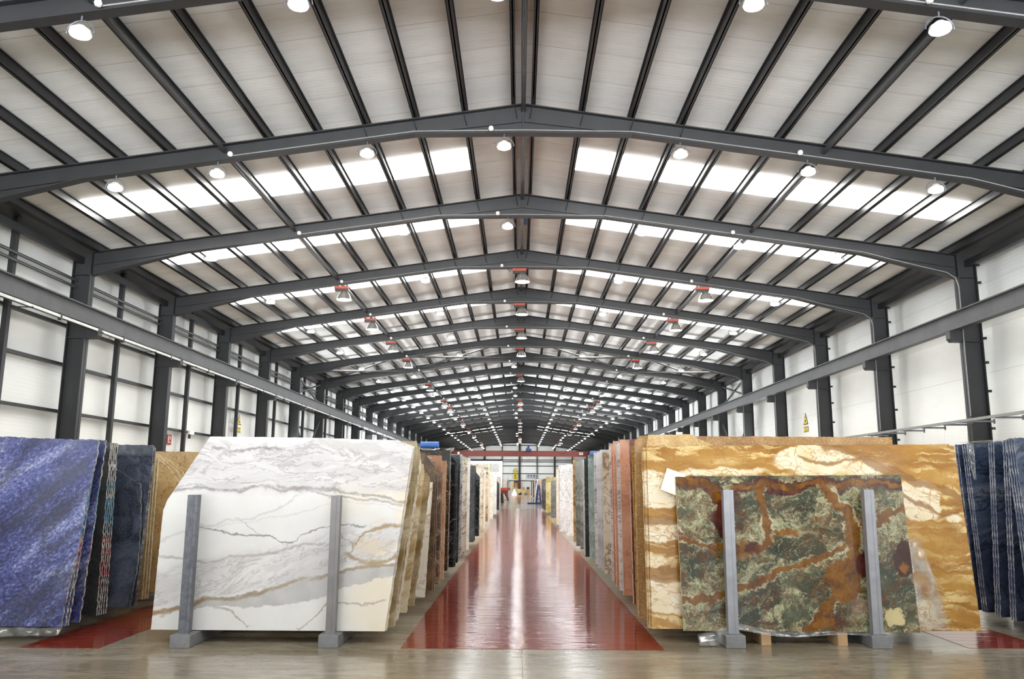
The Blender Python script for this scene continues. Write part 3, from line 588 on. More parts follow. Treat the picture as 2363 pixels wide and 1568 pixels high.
fr0 = empty('portal_frame', (0, YF(-4), 0), 'dark steel portal frame behind the photographer near the added front opening', 'portal frame', 'portal frames carrying the roof')
frame_parts(fr0); FR = {-4: fr0}
for n in range(-3, NF):
    if n < -1: lab = {-3: 'dark steel portal frame directly over the photographer', -2: 'dark steel portal frame just ahead of the photographer above the picture'}[n]
    else: lab = '%s dark steel portal frame, counted from the foreground' % ORD[n + 1]
    FR[n] = dup(fr0, (0, YF(n), 0), lab)
# fly braces: short thin rods from purlin to rafter on the nearer frames
PX = [1.14 + .957 * k for k in range(10)]
for n in range(-1, 5):
    for sg in (-1, 1):
        for x in (.19, PX[0], PX[1], PX[2]):
            xx = x + (.06 if x > 1 else .03)
            MB().tube([(sg * xx, -.55, ztop(xx) + .03), (sg * (xx - .10 if x > 1 else xx - .1), -.02, ztop(xx) - .26)], .008, 5).obj('fly_brace', M['steel'], FR[n])

# purlins, one continuous line each
def purlin(x, name, label, hgt=.19, wid=.075):
    m = MB(); sg = 1 if x >= 0 else -1; zb = ztop(x)
    m.box(x - .012, x + .012, YBACK, YEND, zb, zb + hgt)
    m.box(x - wid / 2, x + wid / 2, YBACK, YEND, zb, zb + .012); m.box(x - wid / 2, x + wid / 2, YBACK, YEND, zb + hgt - .022, zb + hgt - .012)
    m.box(x + sg * wid / 2 - .008, x + sg * wid / 2 + .008, YBACK, YEND, zb, zb + .05)
    return tag(m.obj(name, M['steel']), label, 'purlin', 'purlins under the roof')
for sg, side in ((-1, 'left'), (1, 'right')):
    purlin(sg * .19, 'roof_purlin', 'dark ridge purlin just %s of the roof ridge' % side)
    for k, x in enumerate(PX): purlin(sg * x, 'roof_purlin', '%s purlin down the %s roof slope from the ridge purlin' % (ORD[k], side), .19, .10)
    e = MB(); x = sg * 10.72; zb = ztop(10.72) - .02
    e.box(x - .012, x + .012, YBACK, YEND, zb, zb + .2); e.box(x - .1, x + .1, YBACK, YEND, zb, zb + .015); e.box(x - .1, x + .1, YBACK, YEND, zb + .185, zb + .2)
    tag(e.obj('eaves_beam', M['steel']), 'dark eaves beam along the top of the %s wall' % side, 'beam', 'eaves beams')
for x, z, lab in ((0, APEX - .12, 'grey tie tube running under the roof ridge'), (-5.78, ztop(5.78) - .13, 'grey tie tube beside the sixth purlin of the left slope'), (5.78, ztop(5.78) - .13, 'grey tie tube beside the sixth purlin of the right slope')):
    tag(MB().tube([(x, YBACK, z), (x, YEND, z)], .045, 10).obj('tie_tube', M['steel_beam'], None, True), lab, 'tube', 'tie tubes between the frames')

# crane runway beams
for sg, side in ((-1, 'left'), (1, 'right')):
    x = sg * 10.64; m = MB()
    m.box(x - .012, x + .012, YBACK, YEND, 5.42, 5.83); m.box(x - .10, x + .10, YBACK, YEND, 5.40, 5.42); m.box(x - .10, x + .10, YBACK, YEND, 5.81, 5.83)
    m.box(x - .03, x + .03, YBACK, YEND, 5.83, 5.87)
    tag(m.obj('crane_runway_beam', M['steel_beam']), 'grey steel crane runway beam along the %s wall' % side, 'beam', 'crane runway beams')
cb = empty('conductor_rail', (-10.53, 0, 5.33), 'white conductor rail hung under the left crane runway beam', 'rail')
MB().box(-.025, .025, YBACK, 124, -.03, .03).obj('bar', M['white_bar'], cb)
MB().box(-.03, .03, YBACK, 124, -.045, -.035).obj('lower_strip', M['steel'], cb)
for k in range(22):
    y = 15.2 + 3.0 * k
    MB().box(-.035, .035, y - .03, y + .03, -.09, .07).obj('hanger', M['steel'], cb)
    if k < 12: MB().tube([(-.35, y - 1.3, -.06), (.10, y - 1.2, -.05)], .012, 5).obj('cross_arm', M['steel'], cb)

# left wall framing
for z, w, xx in ((7.12, .16, -11.12), (5.46, .07, -11.42), (4.48, .07, -11.42), (3.32, .07, -11.42), (2.15, .07, -11.42), (1.0, .07, -11.42)):
    m = MB()
    for a, b in solids(z, YBACK, YEND): m.box(xx - .06, xx + .06, a, b, z - w / 2, z + w / 2)
    structure(m.obj('girt', M['steel'], wall_l))
structure(MB().box(11.06, 11.18, YBACK, YEND, 7.03, 7.19).obj('girt', M['steel'], wall_r))
for n in range(-3, NF - 1):
    y = YF(n) + 2.5
    zb = max([h for a, b, h in ADDED_OPENINGS if a - .1 < y < b + .1] + [0])
    structure(MB().box(-11.36, -11.24, y - .06, y + .06, zb, ROOFZ(11.3) - .02).obj('wall_post', M['steel'], wall_l))
for z, lab in ((6.60, 'upper of two thin grey pipes along the left wall'), (6.43, 'lower of two thin grey pipes along the left wall')):
    tag(MB().tube([(-11.20, YBACK, z), (-11.20, YEND, z)], .04, 8).obj('wall_pipe', M['steel_beam'], None, True), lab, 'pipe', 'pipes on the left wall')
for x in (-8.9, -5.93, -2.96, 0, 2.96, 5.93, 8.9):
    w = .16 if abs(x) in (0, 5.93) else .07
    structure(MB().box(x - w, x + w, YEND - .22, YEND, 0, ROOFZ(x) - .05).obj('mullion', M['steel'], wall_b))
for z in (8.2, 5.75, 5.45, 4.75, 3.48, 2.3):
    structure(MB().box(-WALLX, WALLX, YEND - .12, YEND, z - .06, z + .06).obj('rail', M['steel'], wall_b))

# bolts on the outer column flanges of the right wall, seen beside each column
for n in range(0, 4):
    for z in (3.0, 3.9, 4.6, 5.2, 6.1, 6.6, 7.05):
        MB().box(11.30, 11.36, -.16, -.11, z - .03, z + .03).obj('cleat', M['steel'], FR[n])

# cross bracing in one bay
yb0, yb1 = YF(5), YF(6)
for sg, side in ((-1, 'left'), (1, 'right')):
    for (xa, xb, half) in ((.4, 5.6, 'upper'), (5.9, 10.6, 'lower')):
        for (p, q, dirn) in ((xa, xb, 'falling'), (xb, xa, 'rising')):
            off = -.16 if dirn == 'falling' else -.28
            tag(MB().tube([(sg * p, yb0 + .1, ztop(p) + off), (sg * q, yb1 - .1, ztop(q) + off)], .05, 8).obj('roof_brace', M['steel_beam'], None, True),
                '%s diagonal tube of the %s half cross brace on the %s roof slope' % (dirn, half, side), 'brace', 'diagonal roof braces')
    for (za, zb, nm) in ((1.2, 5.0, 'below the runway beam, leaning away'), (5.0, 1.2, 'below the runway beam, leaning nearer'), (6.0, 7.0, 'above the runway beam, leaning away'), (7.0, 6.0, 'above the runway beam, leaning nearer')):
        xx = sg * (11.0 if 'away' in nm else 11.14)
        tag(MB().tube([(xx, yb0 + .12, za), (xx, yb1 - .12, zb)], .05, 8).obj('wall_brace', M['steel_beam'], None, True),
            'diagonal tube brace on the %s wall %s' % (side, nm), 'brace', 'diagonal wall braces')

# conduits under the rafters, running down the right-hand columns
def rpt(x, y): 
    ax = abs(x)
    for (xa, za), (xb, zb) in zip(BOT, BOT[1:]):
        if ax <= xb: return (x, y, za + (zb - za) * (ax - xa) / (xb - xa))
    return (x, y, BOT[-1][1])
def conduit(n):
    y = -.125
    pts = [rpt(x, y) for x in (-5.6, -4, -2.1, -1, 0, 1, 2.1, 4, 6, 8.5, 9.6)]
    pts = [(a, b, c + .012) for a, b, c in pts] + [(10.55, y, 6.86), (10.75, y, 6.72), (10.815, y, 6.5), (10.815, y, 5.0), (10.815, y, 3.3)]
    r = empty('electrical_conduit', (0, YF(n), 0), 'thin pale conduit pipe along the %s portal frame from the foreground' % ORD[n + 1], 'conduit', 'conduits on the portal frames')
    MB().tube(pts, .012, 6).obj('pipe', M['conduit'], r, True)
    for x in (-5.62, -.62, 5.28):
        a = rpt(x, y); MB().lathe([(.0, -.05), (.04, -.04), (.055, 0), (.04, .04), (.0, .05)], 10, (a[0], a[1] - .04, a[2] + .03), False).obj('junction_box', M['white_plastic'], r, True)
    return r
for n in range(-1, 14): conduit(n)

# LED flood lamps
def flood(loc, label):
    r = empty('flood_lamp', loc, label, 'lamp', 'round LED flood lamps under the frames')
    MB().lathe([(.02, .11), (.06, .10), (.085, .06), (.13, .045), (.14, .02), (.14, -.012), (.128, -.016)], 22).obj('housing', M['white_plastic'], r, True); hs_ = [c for c in bpy.data.objects if c.parent == r][0]
    MB().lathe([(.128, -.014), (.126, -.030), (.10, -.044), (.05, -.050), (.001, -.052)], 22, cap=False).obj('lens', M['led'], hs_, True)
    a = [(.19 * math.cos(t), 0, .19 * math.sin(t) * .95) for t in [math.pi * k / 12 for k in range(13)]]
    MB().tube(a, .010, 6).obj('yoke', M['galv'], r, True)
    MB().tube([(0, 0, .18), (0, 0, .25)], .012, 6).obj('hook', M['galv'], r)
    return r
LX = [(-7.85, 'outer left'), (-5.90, 'left'), (-3.02, 'inner left'), (-.37, 'ridge'), (3.03, 'inner right'), (5.46, 'right'), (7.87, 'outer right')]
BELLS = {'left': {2, 3, 4, 5, 7, 9, 10, 13, 15, 17, 21}, 'ridge': {2, 3, 4, 5, 7, 10, 11, 14, 15, 16, 17, 20, 21, 22}, 'right': {2, 3, 4, 5, 9, 10, 13, 14, 15, 16, 20, 21}}
def frame_name(n): return ('the %s portal frame from the foreground' % ORD[n + 1]) if n >= -1 else {-2: 'the frame just ahead of the photographer', -3: 'the frame over the photographer', -4: 'the frame behind the photographer'}[n]
first = None
for n in range(-4, NF):
    for x, nm in LX:
        if nm in BELLS and n in BELLS[nm]: continue
        loc = (x, YF(n) - .02, rpt(x, 0)[2] - .025 - .25); lab = '%s LED flood lamp under %s' % (nm, frame_name(n))
        if first is None: first = flood(loc, lab)
        else: dup(first, loc, lab)
# bell lamps with orange ballast boxes
def bell(loc, label):
    r = empty('bell_lamp', loc, label, 'lamp', 'bell lamps with orange boxes')
    MB().box(-.31, .12, -.08, .08, -.085, 0).obj('ballast_box', M['orange'], r, None, .006)
    MB().box(-.30, .10, -.07, .07, -.15, -.085).obj('lower_box', M['black'], r)
    rf_ = MB().lathe([(.075, -.15), (.09, -.17), (.12, -.19), (.17, -.26), (.205, -.34), (.225, -.405), (.24, -.42), (.24, -.435), (.222, -.43), (.2, -.34), (.16, -.26), (.06, -.18)], 28, cap=False).obj('reflector', M['chrome'], r, True)
    MB().lathe([(.228, -.424), (.19, -.428), (.12, -.438), (.001, -.445)], 28, cap=False).obj('glass', M['bell_glow'], rf_, True)
    MB().tube([(-.31, 0, -.04), (-.38, -.02, -.10), (-.44, -.03, -.04), (-.46, -.03, .02)], .010, 6).obj('cable', M['black'], r)
    return r
firstb = None
for nm, x in (('left', -5.55), ('ridge', 0.02), ('right', 5.73)):
    for n in sorted(BELLS[nm]):
        loc = (x, YF(n) - .02, rpt(x, 0)[2] - .027 - {'ridge': .012, 'left': .075, 'right': .035}[nm]); lab = '%s row bell lamp with orange box under %s' % (nm, frame_name(n))
        if firstb is None: firstb = bell(loc, lab)
        else: dup(firstb, loc, lab)

# small blue-grey unit at the ridge behind the second frame
vent = MB().box(.03, .15, YF(1) + .6, YF(1) + 2.3, APEX - .05, APEX + .1)
tag(vent.obj('ridge_box', M['blue']), 'small dark blue box tucked between the two ridge purlins', 'box')

# ------------------------------------------------------------------ stone slabs
LEAN = math.radians(4.5); ZB = 0.13
def roughen(poly, amp, stepl=.034, bottom=True):
    out = []; amp *= .62
    n = len(poly)
    for i in range(n):
        a, b_ = Vector(poly[i]), Vector(poly[(i + 1) % n]); L = (b_ - a).length; k = max(1, int(L / stepl))
        nrm = Vector((-(b_ - a).y, (b_ - a).x)).normalized()
        for j in range(k):
            p = a + (b_ - a) * (j / k)
            low = a.y < .03 and b_.y < .03
            if j and not low: p = p + nrm * random.uniform(-amp, amp)
            out.append((p.x, max(0.0, p.y)))
    return out
def slab(poly, y, face, edge, label, group, th=.028, amp=.005, xo=0.0):
    pl = roughen(poly, amp)
    m = MB().prism_y([(x - xo, z) for x, z in pl], 0, th, 0, 1)
    o = m.obj('stone_slab', [face, edge]); o.location = (xo, y, ZB); o.rotation_euler = (-LEAN, 0, 0)
    return tag(o, label, 'stone slab', group)
def rect(xl, xr, h, dl=0.0, dr=0.0, cut=None):
    p = [(xl, 0), (xr, 0), (xr + dr, h)]
    if cut == 'r': p = [(xl, 0), (xr, 0), (xr + dr * .8, h - .22), (xr + dr - .18, h)]
    return p + [(xl + dl, h)]
def bearers(phrase, xs, y0, y1):
    for x, where in xs:
        o = MB().box(x - .09, x + .09, y0 - .06, y1 + .22, 0, ZB - .008).obj('base_beam', M['base_steel'])
        tag(o, 'low grey beam under the %s, %s' % (phrase, where), 'beam', 'base beams under the slabs')
def bundle(phrase, ys, face, edge, xa, w, h, side, slant=0.0, cut=None, edge2=None):
    """ys: fronts of the slabs; xa: edge on the aisle; side -1 = row ends at its right, +1 = row starts at its left"""
    n = len(ys)
    for i, y in enumerate(ys):
        j = random.uniform(-.02, .02) if i else 0; hh = h + (random.uniform(-.04, .03) if i else 0)
        p = rect(xa - w + j * 2, xa + j, hh, 0, slant, cut) if side < 0 else rect(xa + j, xa + w + j * 2, hh, slant, 0)
        xo = (xa - w / 2) if side < 0 else xa + w / 2
        lab = ('%s slab from the front in the %s' % (ORD[i], phrase)) if n > 1 else 'single slab, the %s' % phrase
        slab(p, y, STONE[face] if face in STONE else HERO[face], EDGE[edge], lab, phrase, xo=round(xo, 2))
    bx = [(xa - .55, 'aisle end'), (xa - w + .55, 'far end')] if side < 0 else [(xa + .55, 'aisle end'), (xa + w - .55, 'far end')]
    bearers(phrase, bx, ys[0], ys[-1])

# left of the red aisle: the white marble at the front
WP = [(-3.79, 0), (-3.80, 1.19), (-3.77, 1.29), (-3.38, 1.97), (-2.33, 1.965), (-1.36, 1.94), (-1.19, 1.86), (-1.41, 0)]
WPb = [(-3.77, 0), (-3.78, 1.2), (-3.74, 1.3), (-3.36, 1.955), (-1.35, 1.935), (-1.175, 1.87), (-1.40, 0)]
for i, y in enumerate((8.68, 8.715, 8.75)):
    slab(WP if i == 0 else WPb, y, HERO['calacatta'], EDGE['cream'], ['large white marble slab with grey and gold veins behind two steel posts', 'white marble slab directly behind the front gold veined white slab', 'third white marble slab behind the front gold veined white slab'][i], 'white gold veined bundle', amp=.004 if i == 0 else .008)
def slanted(xr0, xr1, h, w=2.45): return [(xr0 - w, 0), (xr0, 0), (xr0 + (xr1 - xr0) * .93, h - .13), (xr1 - .03, h), (xr1 - w + .45, h), (xr0 - w, h * .63)]
for ph, ys, f_, a0, a1, h in (('shaded cream bundle behind the white slab', (8.95, 8.99, 9.03), 'cream_shaded', -1.36, -1.14, 1.95), ('ivory gold bundle with slanted edges', (9.33, 9.37, 9.41), 'ivory', -1.38, -1.17, 1.84),
                              ('cream gold bundle with ragged top', (9.90, 9.94, 9.98), 'cream_gold', -1.36, -1.18, 1.72), ('taupe veined bundle with ragged top', (10.45, 10.49), 'cream_shaded', -1.34, -1.19, 1.62)):
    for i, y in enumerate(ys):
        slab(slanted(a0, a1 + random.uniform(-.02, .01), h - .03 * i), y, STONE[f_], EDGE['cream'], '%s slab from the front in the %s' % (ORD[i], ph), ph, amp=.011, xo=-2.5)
    if ys[0] > 11: bearers(ph, [(-1.9, 'aisle end'), (-3.2, 'far end')], ys[0], ys[-1])
bundle('white gold veined pair before the brown slabs', (11.22, 11.26), 'ivory', 'cream', -1.30, 2.4, 1.5, -1, .06)
BL = [
 ('brown bundle left of the aisle', (11.9, 11.94, 11.98), 'brown', 'tan', -1.26, 2.7, 1.93, .0, 'c'),
 ('mottled brown bundle left of the aisle', (12.72, 12.76, 12.8), 'mottled', 'tan', -1.26, 2.6, 1.86),
 ('rust orange pair behind the mottled bundle', (12.96, 13.0), 'rust', 'pink', -1.285, 2.6, 1.93),
 ('pink tan bundle before the black gold slabs', (13.25, 13.29, 13.33), 'pinktan', 'tan', -1.24, 2.6, 1.84),
 ('black gold veined bundle', (14.62, 14.66, 14.7, 14.74), 'blackgold', 'white', -1.29, 2.9, 2.08),
 ('black bundle behind the gold veined one', (15.25, 15.29, 15.33, 15.6, 15.64), 'black', 'dark', -1.23, 2.9, 2.08),
 ('dark slate bundle behind the black one', (16.1, 16.14, 16.18, 16.4), 'charcoal', 'dark', -1.22, 2.8, 2.04),
 ('grey speckled white bundle left of the aisle', (17.2, 17.24, 17.28), 'speckgrey', 'white', -1.24, 2.8, 2.08),
 ('cream edged bundle behind the speckled one', (17.95, 18.0, 18.3), 'creamvein', 'cream', -1.22, 2.7, 2.06),
 ('plain white bundle before the charcoal slabs', (19.2, 19.24, 19.28), 'white', 'white', -1.20, 2.7, 2.08),
 ('charcoal bundle left of the aisle', (21.8, 21.85, 22.3, 22.35), 'charcoal', 'dark', -1.23, 2.7, 1.97),
 ('black bundle after the charcoal one', (24.35, 24.4, 24.45), 'black', 'dark', -1.23, 2.7, 1.94),
 ('cream bundle with dark veins', (26.6, 26.65, 26.7), 'creamvein', 'cream', -1.22, 2.7, 2.12),
 ('beige bundle behind the dark veined cream', (28.8, 28.85, 28.9), 'beige', 'cream', -1.22, 2.7, 1.98),
 ('brown patched cream bundle left of the aisle', (30.6, 30.65), 'creambrown', 'cream', -1.20, 2.6, 2.1),
 ('pale limestone bundle left of the aisle', (32.4, 32.45, 33.0), 'beige', 'white', -1.20, 2.7, 2.02),
 ('ivory bundle in the left row', (36.5, 36.55, 36.6), 'ivory', 'white', -1.20, 2.7, 2.0),
 ('tall pale bundle in the left row', (42.1, 42.15, 42.2), 'white', 'white', -1.20, 2.7, 2.1),
 ('black panel pair near the cross aisle', (49.5, 49.55), 'black', 'dark', -1.24, 2.6, 1.75),
 ('cream bundle at the end of the left row', (52.6, 52.65, 53.2), 'ivory', 'cream', -1.24, 2.7, 1.98),
]
for t in BL:
    bundle(t[0], t[1], t[2], t[3], t[4], t[5], t[6], -1, 0.0, 'r' if t[2] in ('brown', 'black', 'mottled') else None)

# right of the red aisle
slab([(1.65, 0), (1.63, 1.57), (4.05, 1.60), (4.07, 0)], 8.84, HERO['onyx'], EDGE['white'], 'green onyx slab with rust bands behind two grey posts', 'green onyx pair', amp=.003)
slab([(1.66, 0), (1.64, 1.575), (4.045, 1.605), (4.06, 0)], 8.875, HERO['onyx'], EDGE['white'], 'second green onyx slab, hidden behind the rust banded front one', 'green onyx pair', amp=.003)
YP = [(1.34, 0), (1.35, 1.89), (1.36, 1.90), (4.70, 1.93), (4.72, 1.92), (4.76, 0)]
for i, y in enumerate((8.95, 8.99, 9.03)):
    P_ = YP if i == 0 else [(1.33 - .01 * i, 0), (1.33 - .012 * i, 1.905), (4.69, 1.945), (4.74, 0)]
    slab(P_, y, HERO['siena'], EDGE['gold'], ['large yellow marble slab with white clouds behind the green onyx', 'yellow marble slab directly behind the white clouded front one', 'third yellow marble slab in the white clouded bundle'][i], 'yellow marble bundle', amp=.004)
slab([(1.41, 0), (1.40, 1.91), (1.43, 2.05), (1.92, 2.06), (2.02, 2.0), (2.2, 1.92), (4.4, 1.9), (4.4, 0)], 9.3, STONE['goldtrav'], EDGE['tan'], 'honey travertine slab with chamfered top corner peeping over the yellow slab', 'honey travertine slabs', xo=2.9)
for i, y in enumerate((9.5, 9.54)):
    slab([(1.28, 0), (1.30, 1.99), (1.36, 2.05), (4.3, 2.05), (4.3, 0)], y, STONE['travertine'], EDGE['tan'], ['tall brown travertine slab behind the yellow marble bundle', 'second brown travertine slab behind the tall front one'][i], 'brown travertine pair', xo=2.8)
bearers('yellow and travertine slabs', [(2.85, 'middle')], 9.45, 9.6)
BR = [
 ('ochre yellow bundle right of the aisle', (9.95, 9.99, 10.25, 10.29), 'ochre', 'gold', 1.37, 2.8, 1.98),
 ('dark red pair right of the aisle', (10.75, 10.79), 'darkred', 'pink', 1.40, 2.7, 2.08),
 ('nearer salmon pink bundle', (11.57, 11.61), 'salmon', 'pink', 1.375, 2.7, 2.12),
 ('white edged bundle between the salmon slabs', (12.05, 12.1, 12.3), 'whitegrey', 'white', 1.40, 2.7, 2.1),
 ('farther salmon pink bundle', (12.58, 12.62, 12.95), 'salmon', 'pink', 1.40, 2.7, 2.13),
 ('white edged pair behind the farther salmon slabs', (13.3, 13.35), 'whitegrey', 'white', 1.41, 2.7, 2.13),
 ('brown patched cream bundle right of the aisle', (14.26, 14.3, 14.34), 'creambrown', 'cream', 1.40, 2.6, 2.02),
 ('lavender white bundle', (14.82, 14.86, 15.3, 15.34), 'lavender', 'white', 1.40, 2.7, 2.1),
 ('grey streaked pair before the teal slabs', (16.0, 16.04), 'whitegrey', 'white', 1.40, 2.7, 2.1),
 ('teal green bundle', (17.1, 17.14, 17.18), 'teal', 'white', 1.38, 2.7, 2.08),
 ('dark grey pair behind the teal bundle', (17.62, 17.66), 'charcoal', 'dark', 1.34, 2.7, 2.05),
 ('plain white bundle right of the aisle', (18.05, 18.1), 'white', 'white', 1.34, 2.7, 2.03),
 ('grey green bundle', (19.6, 19.64, 20.7, 20.74), 'greengrey', 'dark', 1.375, 2.7, 2.06),
 ('orange brown bundle right of the aisle', (22.2, 22.25, 22.3), 'orangebrown', 'tan', 1.39, 2.7, 2.15),
 ('nearer white bundle with grey flecks', (24.85, 24.9), 'speckwhite', 'white', 1.34, 2.7, 2.1),
 ('farther white bundle with grey flecks', (26.9, 26.95, 27.0), 'speckwhite', 'white', 1.25, 2.7, 2.12),
 ('white pair before the grey slabs', (29.3, 29.35), 'white', 'white', 1.36, 2.7, 2.1),
 ('pale bundle before the grey slabs', (31.8, 31.85, 31.9), 'beige', 'white', 1.37, 2.7, 2.06),
 ('low grey bundle', (38.1, 38.15, 38.2), 'grey', 'dark', 1.41, 2.6, 1.66),
 ('yellow green onyx bundle', (45.4, 45.45), 'yellowgreen', 'cream', 1.40, 2.6, 1.9),
 ('dark gneiss bundle', (49.8, 49.85), 'greydark', 'dark', 1.40, 2.6, 1.85),
 ('grey bundle at the end of the right row', (53.0, 53.05), 'grey', 'white', 1.38, 2.6, 1.8),
]
for t in BR: bundle(t[0], t[1], t[2], t[3], t[4], t[5], t[6], 1)

# the rows beyond the side aisles
BP = [(-7.4, 0), (-4.78, 0), (-4.75, .43), (-4.71, .72), (-4.69, 1.19), (-4.64, 1.76), (-4.64, 1.92), (-5.73, 1.965), (-7.3, 1.98)]
for i, y in enumerate((8.80, 8.84, 8.88, 9.08)):
    P_ = BP if i == 0 else [(-7.4, 0), (-4.77 + .01 * i, 0), (-4.72, .9), (-4.66 - .015 * i, 1.93 + .005 * i), (-7.3, 1.98)]
    slab(P_, y, HERO['sodalite'], EDGE['sodalite'], ['blue sodalite slab with white grain at the far left front', 'second blue sodalite slab behind the front left one', 'third blue sodalite slab behind the front left one', 'rearmost blue sodalite slab, set slightly apart'][i], 'blue sodalite bundle', amp=.012, xo=-6)
bearers('blue sodalite slabs', [(-6.3, 'near end'), (-7.0, 'far end')], 8.95, 9.3)
for i, y in enumerate((9.54, 9.58, 9.62, 9.66, 9.7)):
    slab([(-7.5, 0), (-4.79 + .006 * i, 0), (-4.88, 1.94), (-7.5, 1.96)], y, STONE['greybrown'], EDGE['sodalite'], '%s slab from the front in the dark grey bundle behind the blue one' % ORD[i], 'dark grey bundle behind the sodalite', amp=.010, xo=-6)
bearers('dark grey slabs behind the blue', [(-5.5, 'near end'), (-6.9, 'far end')], 9.6, 9.75)
slab([(-7.4, 0), (-4.72, 0), (-4.68, .5), (-4.70, .94), (-4.76, 1.45), (-5.09, 1.64), (-7.4, 1.7)], 10.19, STONE['slateblue'], EDGE['dark'], 'slate blue slab with a chipped corner before a taller one', 'slate blue bundle', amp=.010, xo=-6)
for i, y in enumerate((10.3, 10.34)):
    slab([(-7.4, 0), (-4.71, 0), (-4.71, .78), (-4.70, 1.39), (-4.70, 1.91), (-4.73, 1.95), (-7.4, 1.96)], y, STONE['slateblue'], EDGE['dark'], ['tall slate blue slab behind the chipped one', 'rear slate blue slab behind the tall one'][i], 'slate blue bundle', amp=.006, xo=-6)
bearers('slate blue slabs', [(-5.4, 'near end'), (-6.9, 'far end')], 10.3, 10.4)
for i, y in enumerate((10.82, 10.86, 10.9)):
    slab([(-7.4, 0), (-4.86 + .02 * i, 0), (-4.93 + .02 * i, 1.84 - .02 * i), (-7.4, 1.86)], y, STONE['honeynet'], EDGE['cream'], '%s slab from the front in the nearer gold beige bundle' % ORD[i], 'nearer gold beige bundle', xo=-6)
bearers('nearer gold beige slabs', [(-5.4, 'near end'), (-6.9, 'far end')], 10.85, 10.95)
for i, y in enumerate((11.6, 11.66, 11.72, 11.78)):
    slab([(-7.4, 0), (-4.80 + .02 * i, 0), (-4.80 + .02 * i, 1.40 + .03 * i), (-5.0 + .05 * i, 1.66), (-5.28, 1.89), (-7.4, 1.9)], y, STONE['honeynet'], EDGE['cream'], '%s slab from the front in the gold beige bundle with chamfered corners' % ORD[i], 'chamfered gold beige bundle', amp=.008, xo=-6)
slab([(-7.4, 0), (-4.4, 0), (-4.4, 1.93), (-7.4, 1.95)], 12.1, STONE['honeynet'], EDGE['cream'], 'tall gold beige slab standing behind the chamfered bundle', 'tall gold beige slab', xo=-6)
bearers('chamfered gold beige slabs', [(-5.4, 'near end'), (-6.9, 'far end')], 11.6, 12.1)
bundle('pinkish bundle hidden deep in the far left row', (13.4, 13.44, 13.48), 'pinktan', 'tan', -4.72, 2.7, 1.9, -1)
for ph, ys, x0, x1, h in (('nearest navy bundle', (9.0, 9.04, 9.08, 9.12), 5.40, 5.42, 2.02), ('middle navy bundle', (9.62, 9.66, 9.70, 9.9, 9.94, 9.98), 5.52, 5.72, 2.03), ('rear navy bundle beside the yellow slab', (10.25, 10.29, 10.33, 10.45, 10.49), 5.55, 5.57, 2.02)):
    for i, y in enumerate(ys):
        xx = x0
        slab([(xx - .004 * i, 0), (x1 - .004 * i, h - .01 * (i % 2)), (8.3, h), (8.3, 0)], y, STONE['navy'], EDGE['blue'], '%s slab from the front in the %s' % (ORD[i], ph), ph, amp=.006, xo=6.9)
    bearers(ph, [(6.2, 'near end'), (7.7, 'far end')], ys[0], ys[-1])

# beyond the cross aisle
FARL = [('grey', 76), ('whitegrey', 80), ('beige', 84), ('white', 89), ('grey', 95), ('whitegrey', 101), ('beige', 108), ('greydark', 116)]
FARR = [('pinktan', 76), ('whitegrey', 80), ('greydark', 84), ('white', 89), ('creamvein', 95), ('charcoal', 101), ('whitegrey', 108), ('brown', 116)]
for i, (f_, y) in enumerate(FARL): bundle('%s small bundle beyond the cross aisle on the left' % ORD[i], (y, y + .06), f_, 'white', -1.35 - (.25 if i < 2 else 0), 2.2, 1.9 + .1 * (i % 2), -1)
for i, (f_, y) in enumerate(FARR): bundle('%s small bundle beyond the cross aisle on the right' % ORD[i], (y, y + .06), f_, 'white', 1.75 - (.15 if i > 1 else 0), 2.4, 1.95 + .08 * (i % 2), 1)

# ------------------------------------------------------------------ steel posts in front of the first slabs
def stand(x, y, pw, h, label, mat):
    r = empty('slab_stand', (x, y, 0), label, 'stand', 'steel posts in front of the first slabs')
    MB().box(-.10, .10, 0, 1.75, 0, .122).obj('base', M['base_steel'], r, None, .006)
    p = MB()   # channel section: two flanges and a web
    p.box(-pw / 2, pw / 2, .07, .078, .122, h); p.box(-pw / 2, -pw / 2 + .008, .078, .16, .122, h); p.box(pw / 2 - .008, pw / 2, .078, .16, .122, h)
    p.box(-pw / 2 + .008, pw / 2 - .008, .14, .148, .122, h)
    p.box(-pw / 2, pw / 2, .07, .16, h, h + .006)
    p.box(pw / 2 - .038, pw / 2 - .034, .066, .07, .13, h)
    po_ = p.obj('post', mat, r)
    MB().box(-.07, .07, .05, .18, .122, .13).obj('foot_plate', M['base_steel'], po_)
    return r
stand(-3.385, 8.42, .105, 1.475, 'left weathered grey post with base before the white slab', M['galv'])
stand(-1.935, 8.48, .095, 1.475, 'right grey post with base before the white slab', M['galv_mid'])
stand(2.125, 8.62, .105, 1.555, 'left galvanised post with base before the green onyx', M['galv_light'])
stand(3.60, 8.66, .105, 1.565, 'right galvanised post with base before the green onyx', M['galv_light'])
for x, lab in ((2.48, 'left wooden block under the green onyx'), (3.26, 'right wooden block under the green onyx')):
    tag(MB().box(x - .05, x + .05, 8.80, 9.10, 0, .124).obj('wooden_block', M['wood'], None, None, .003), lab, 'block', 'wooden blocks under the onyx')

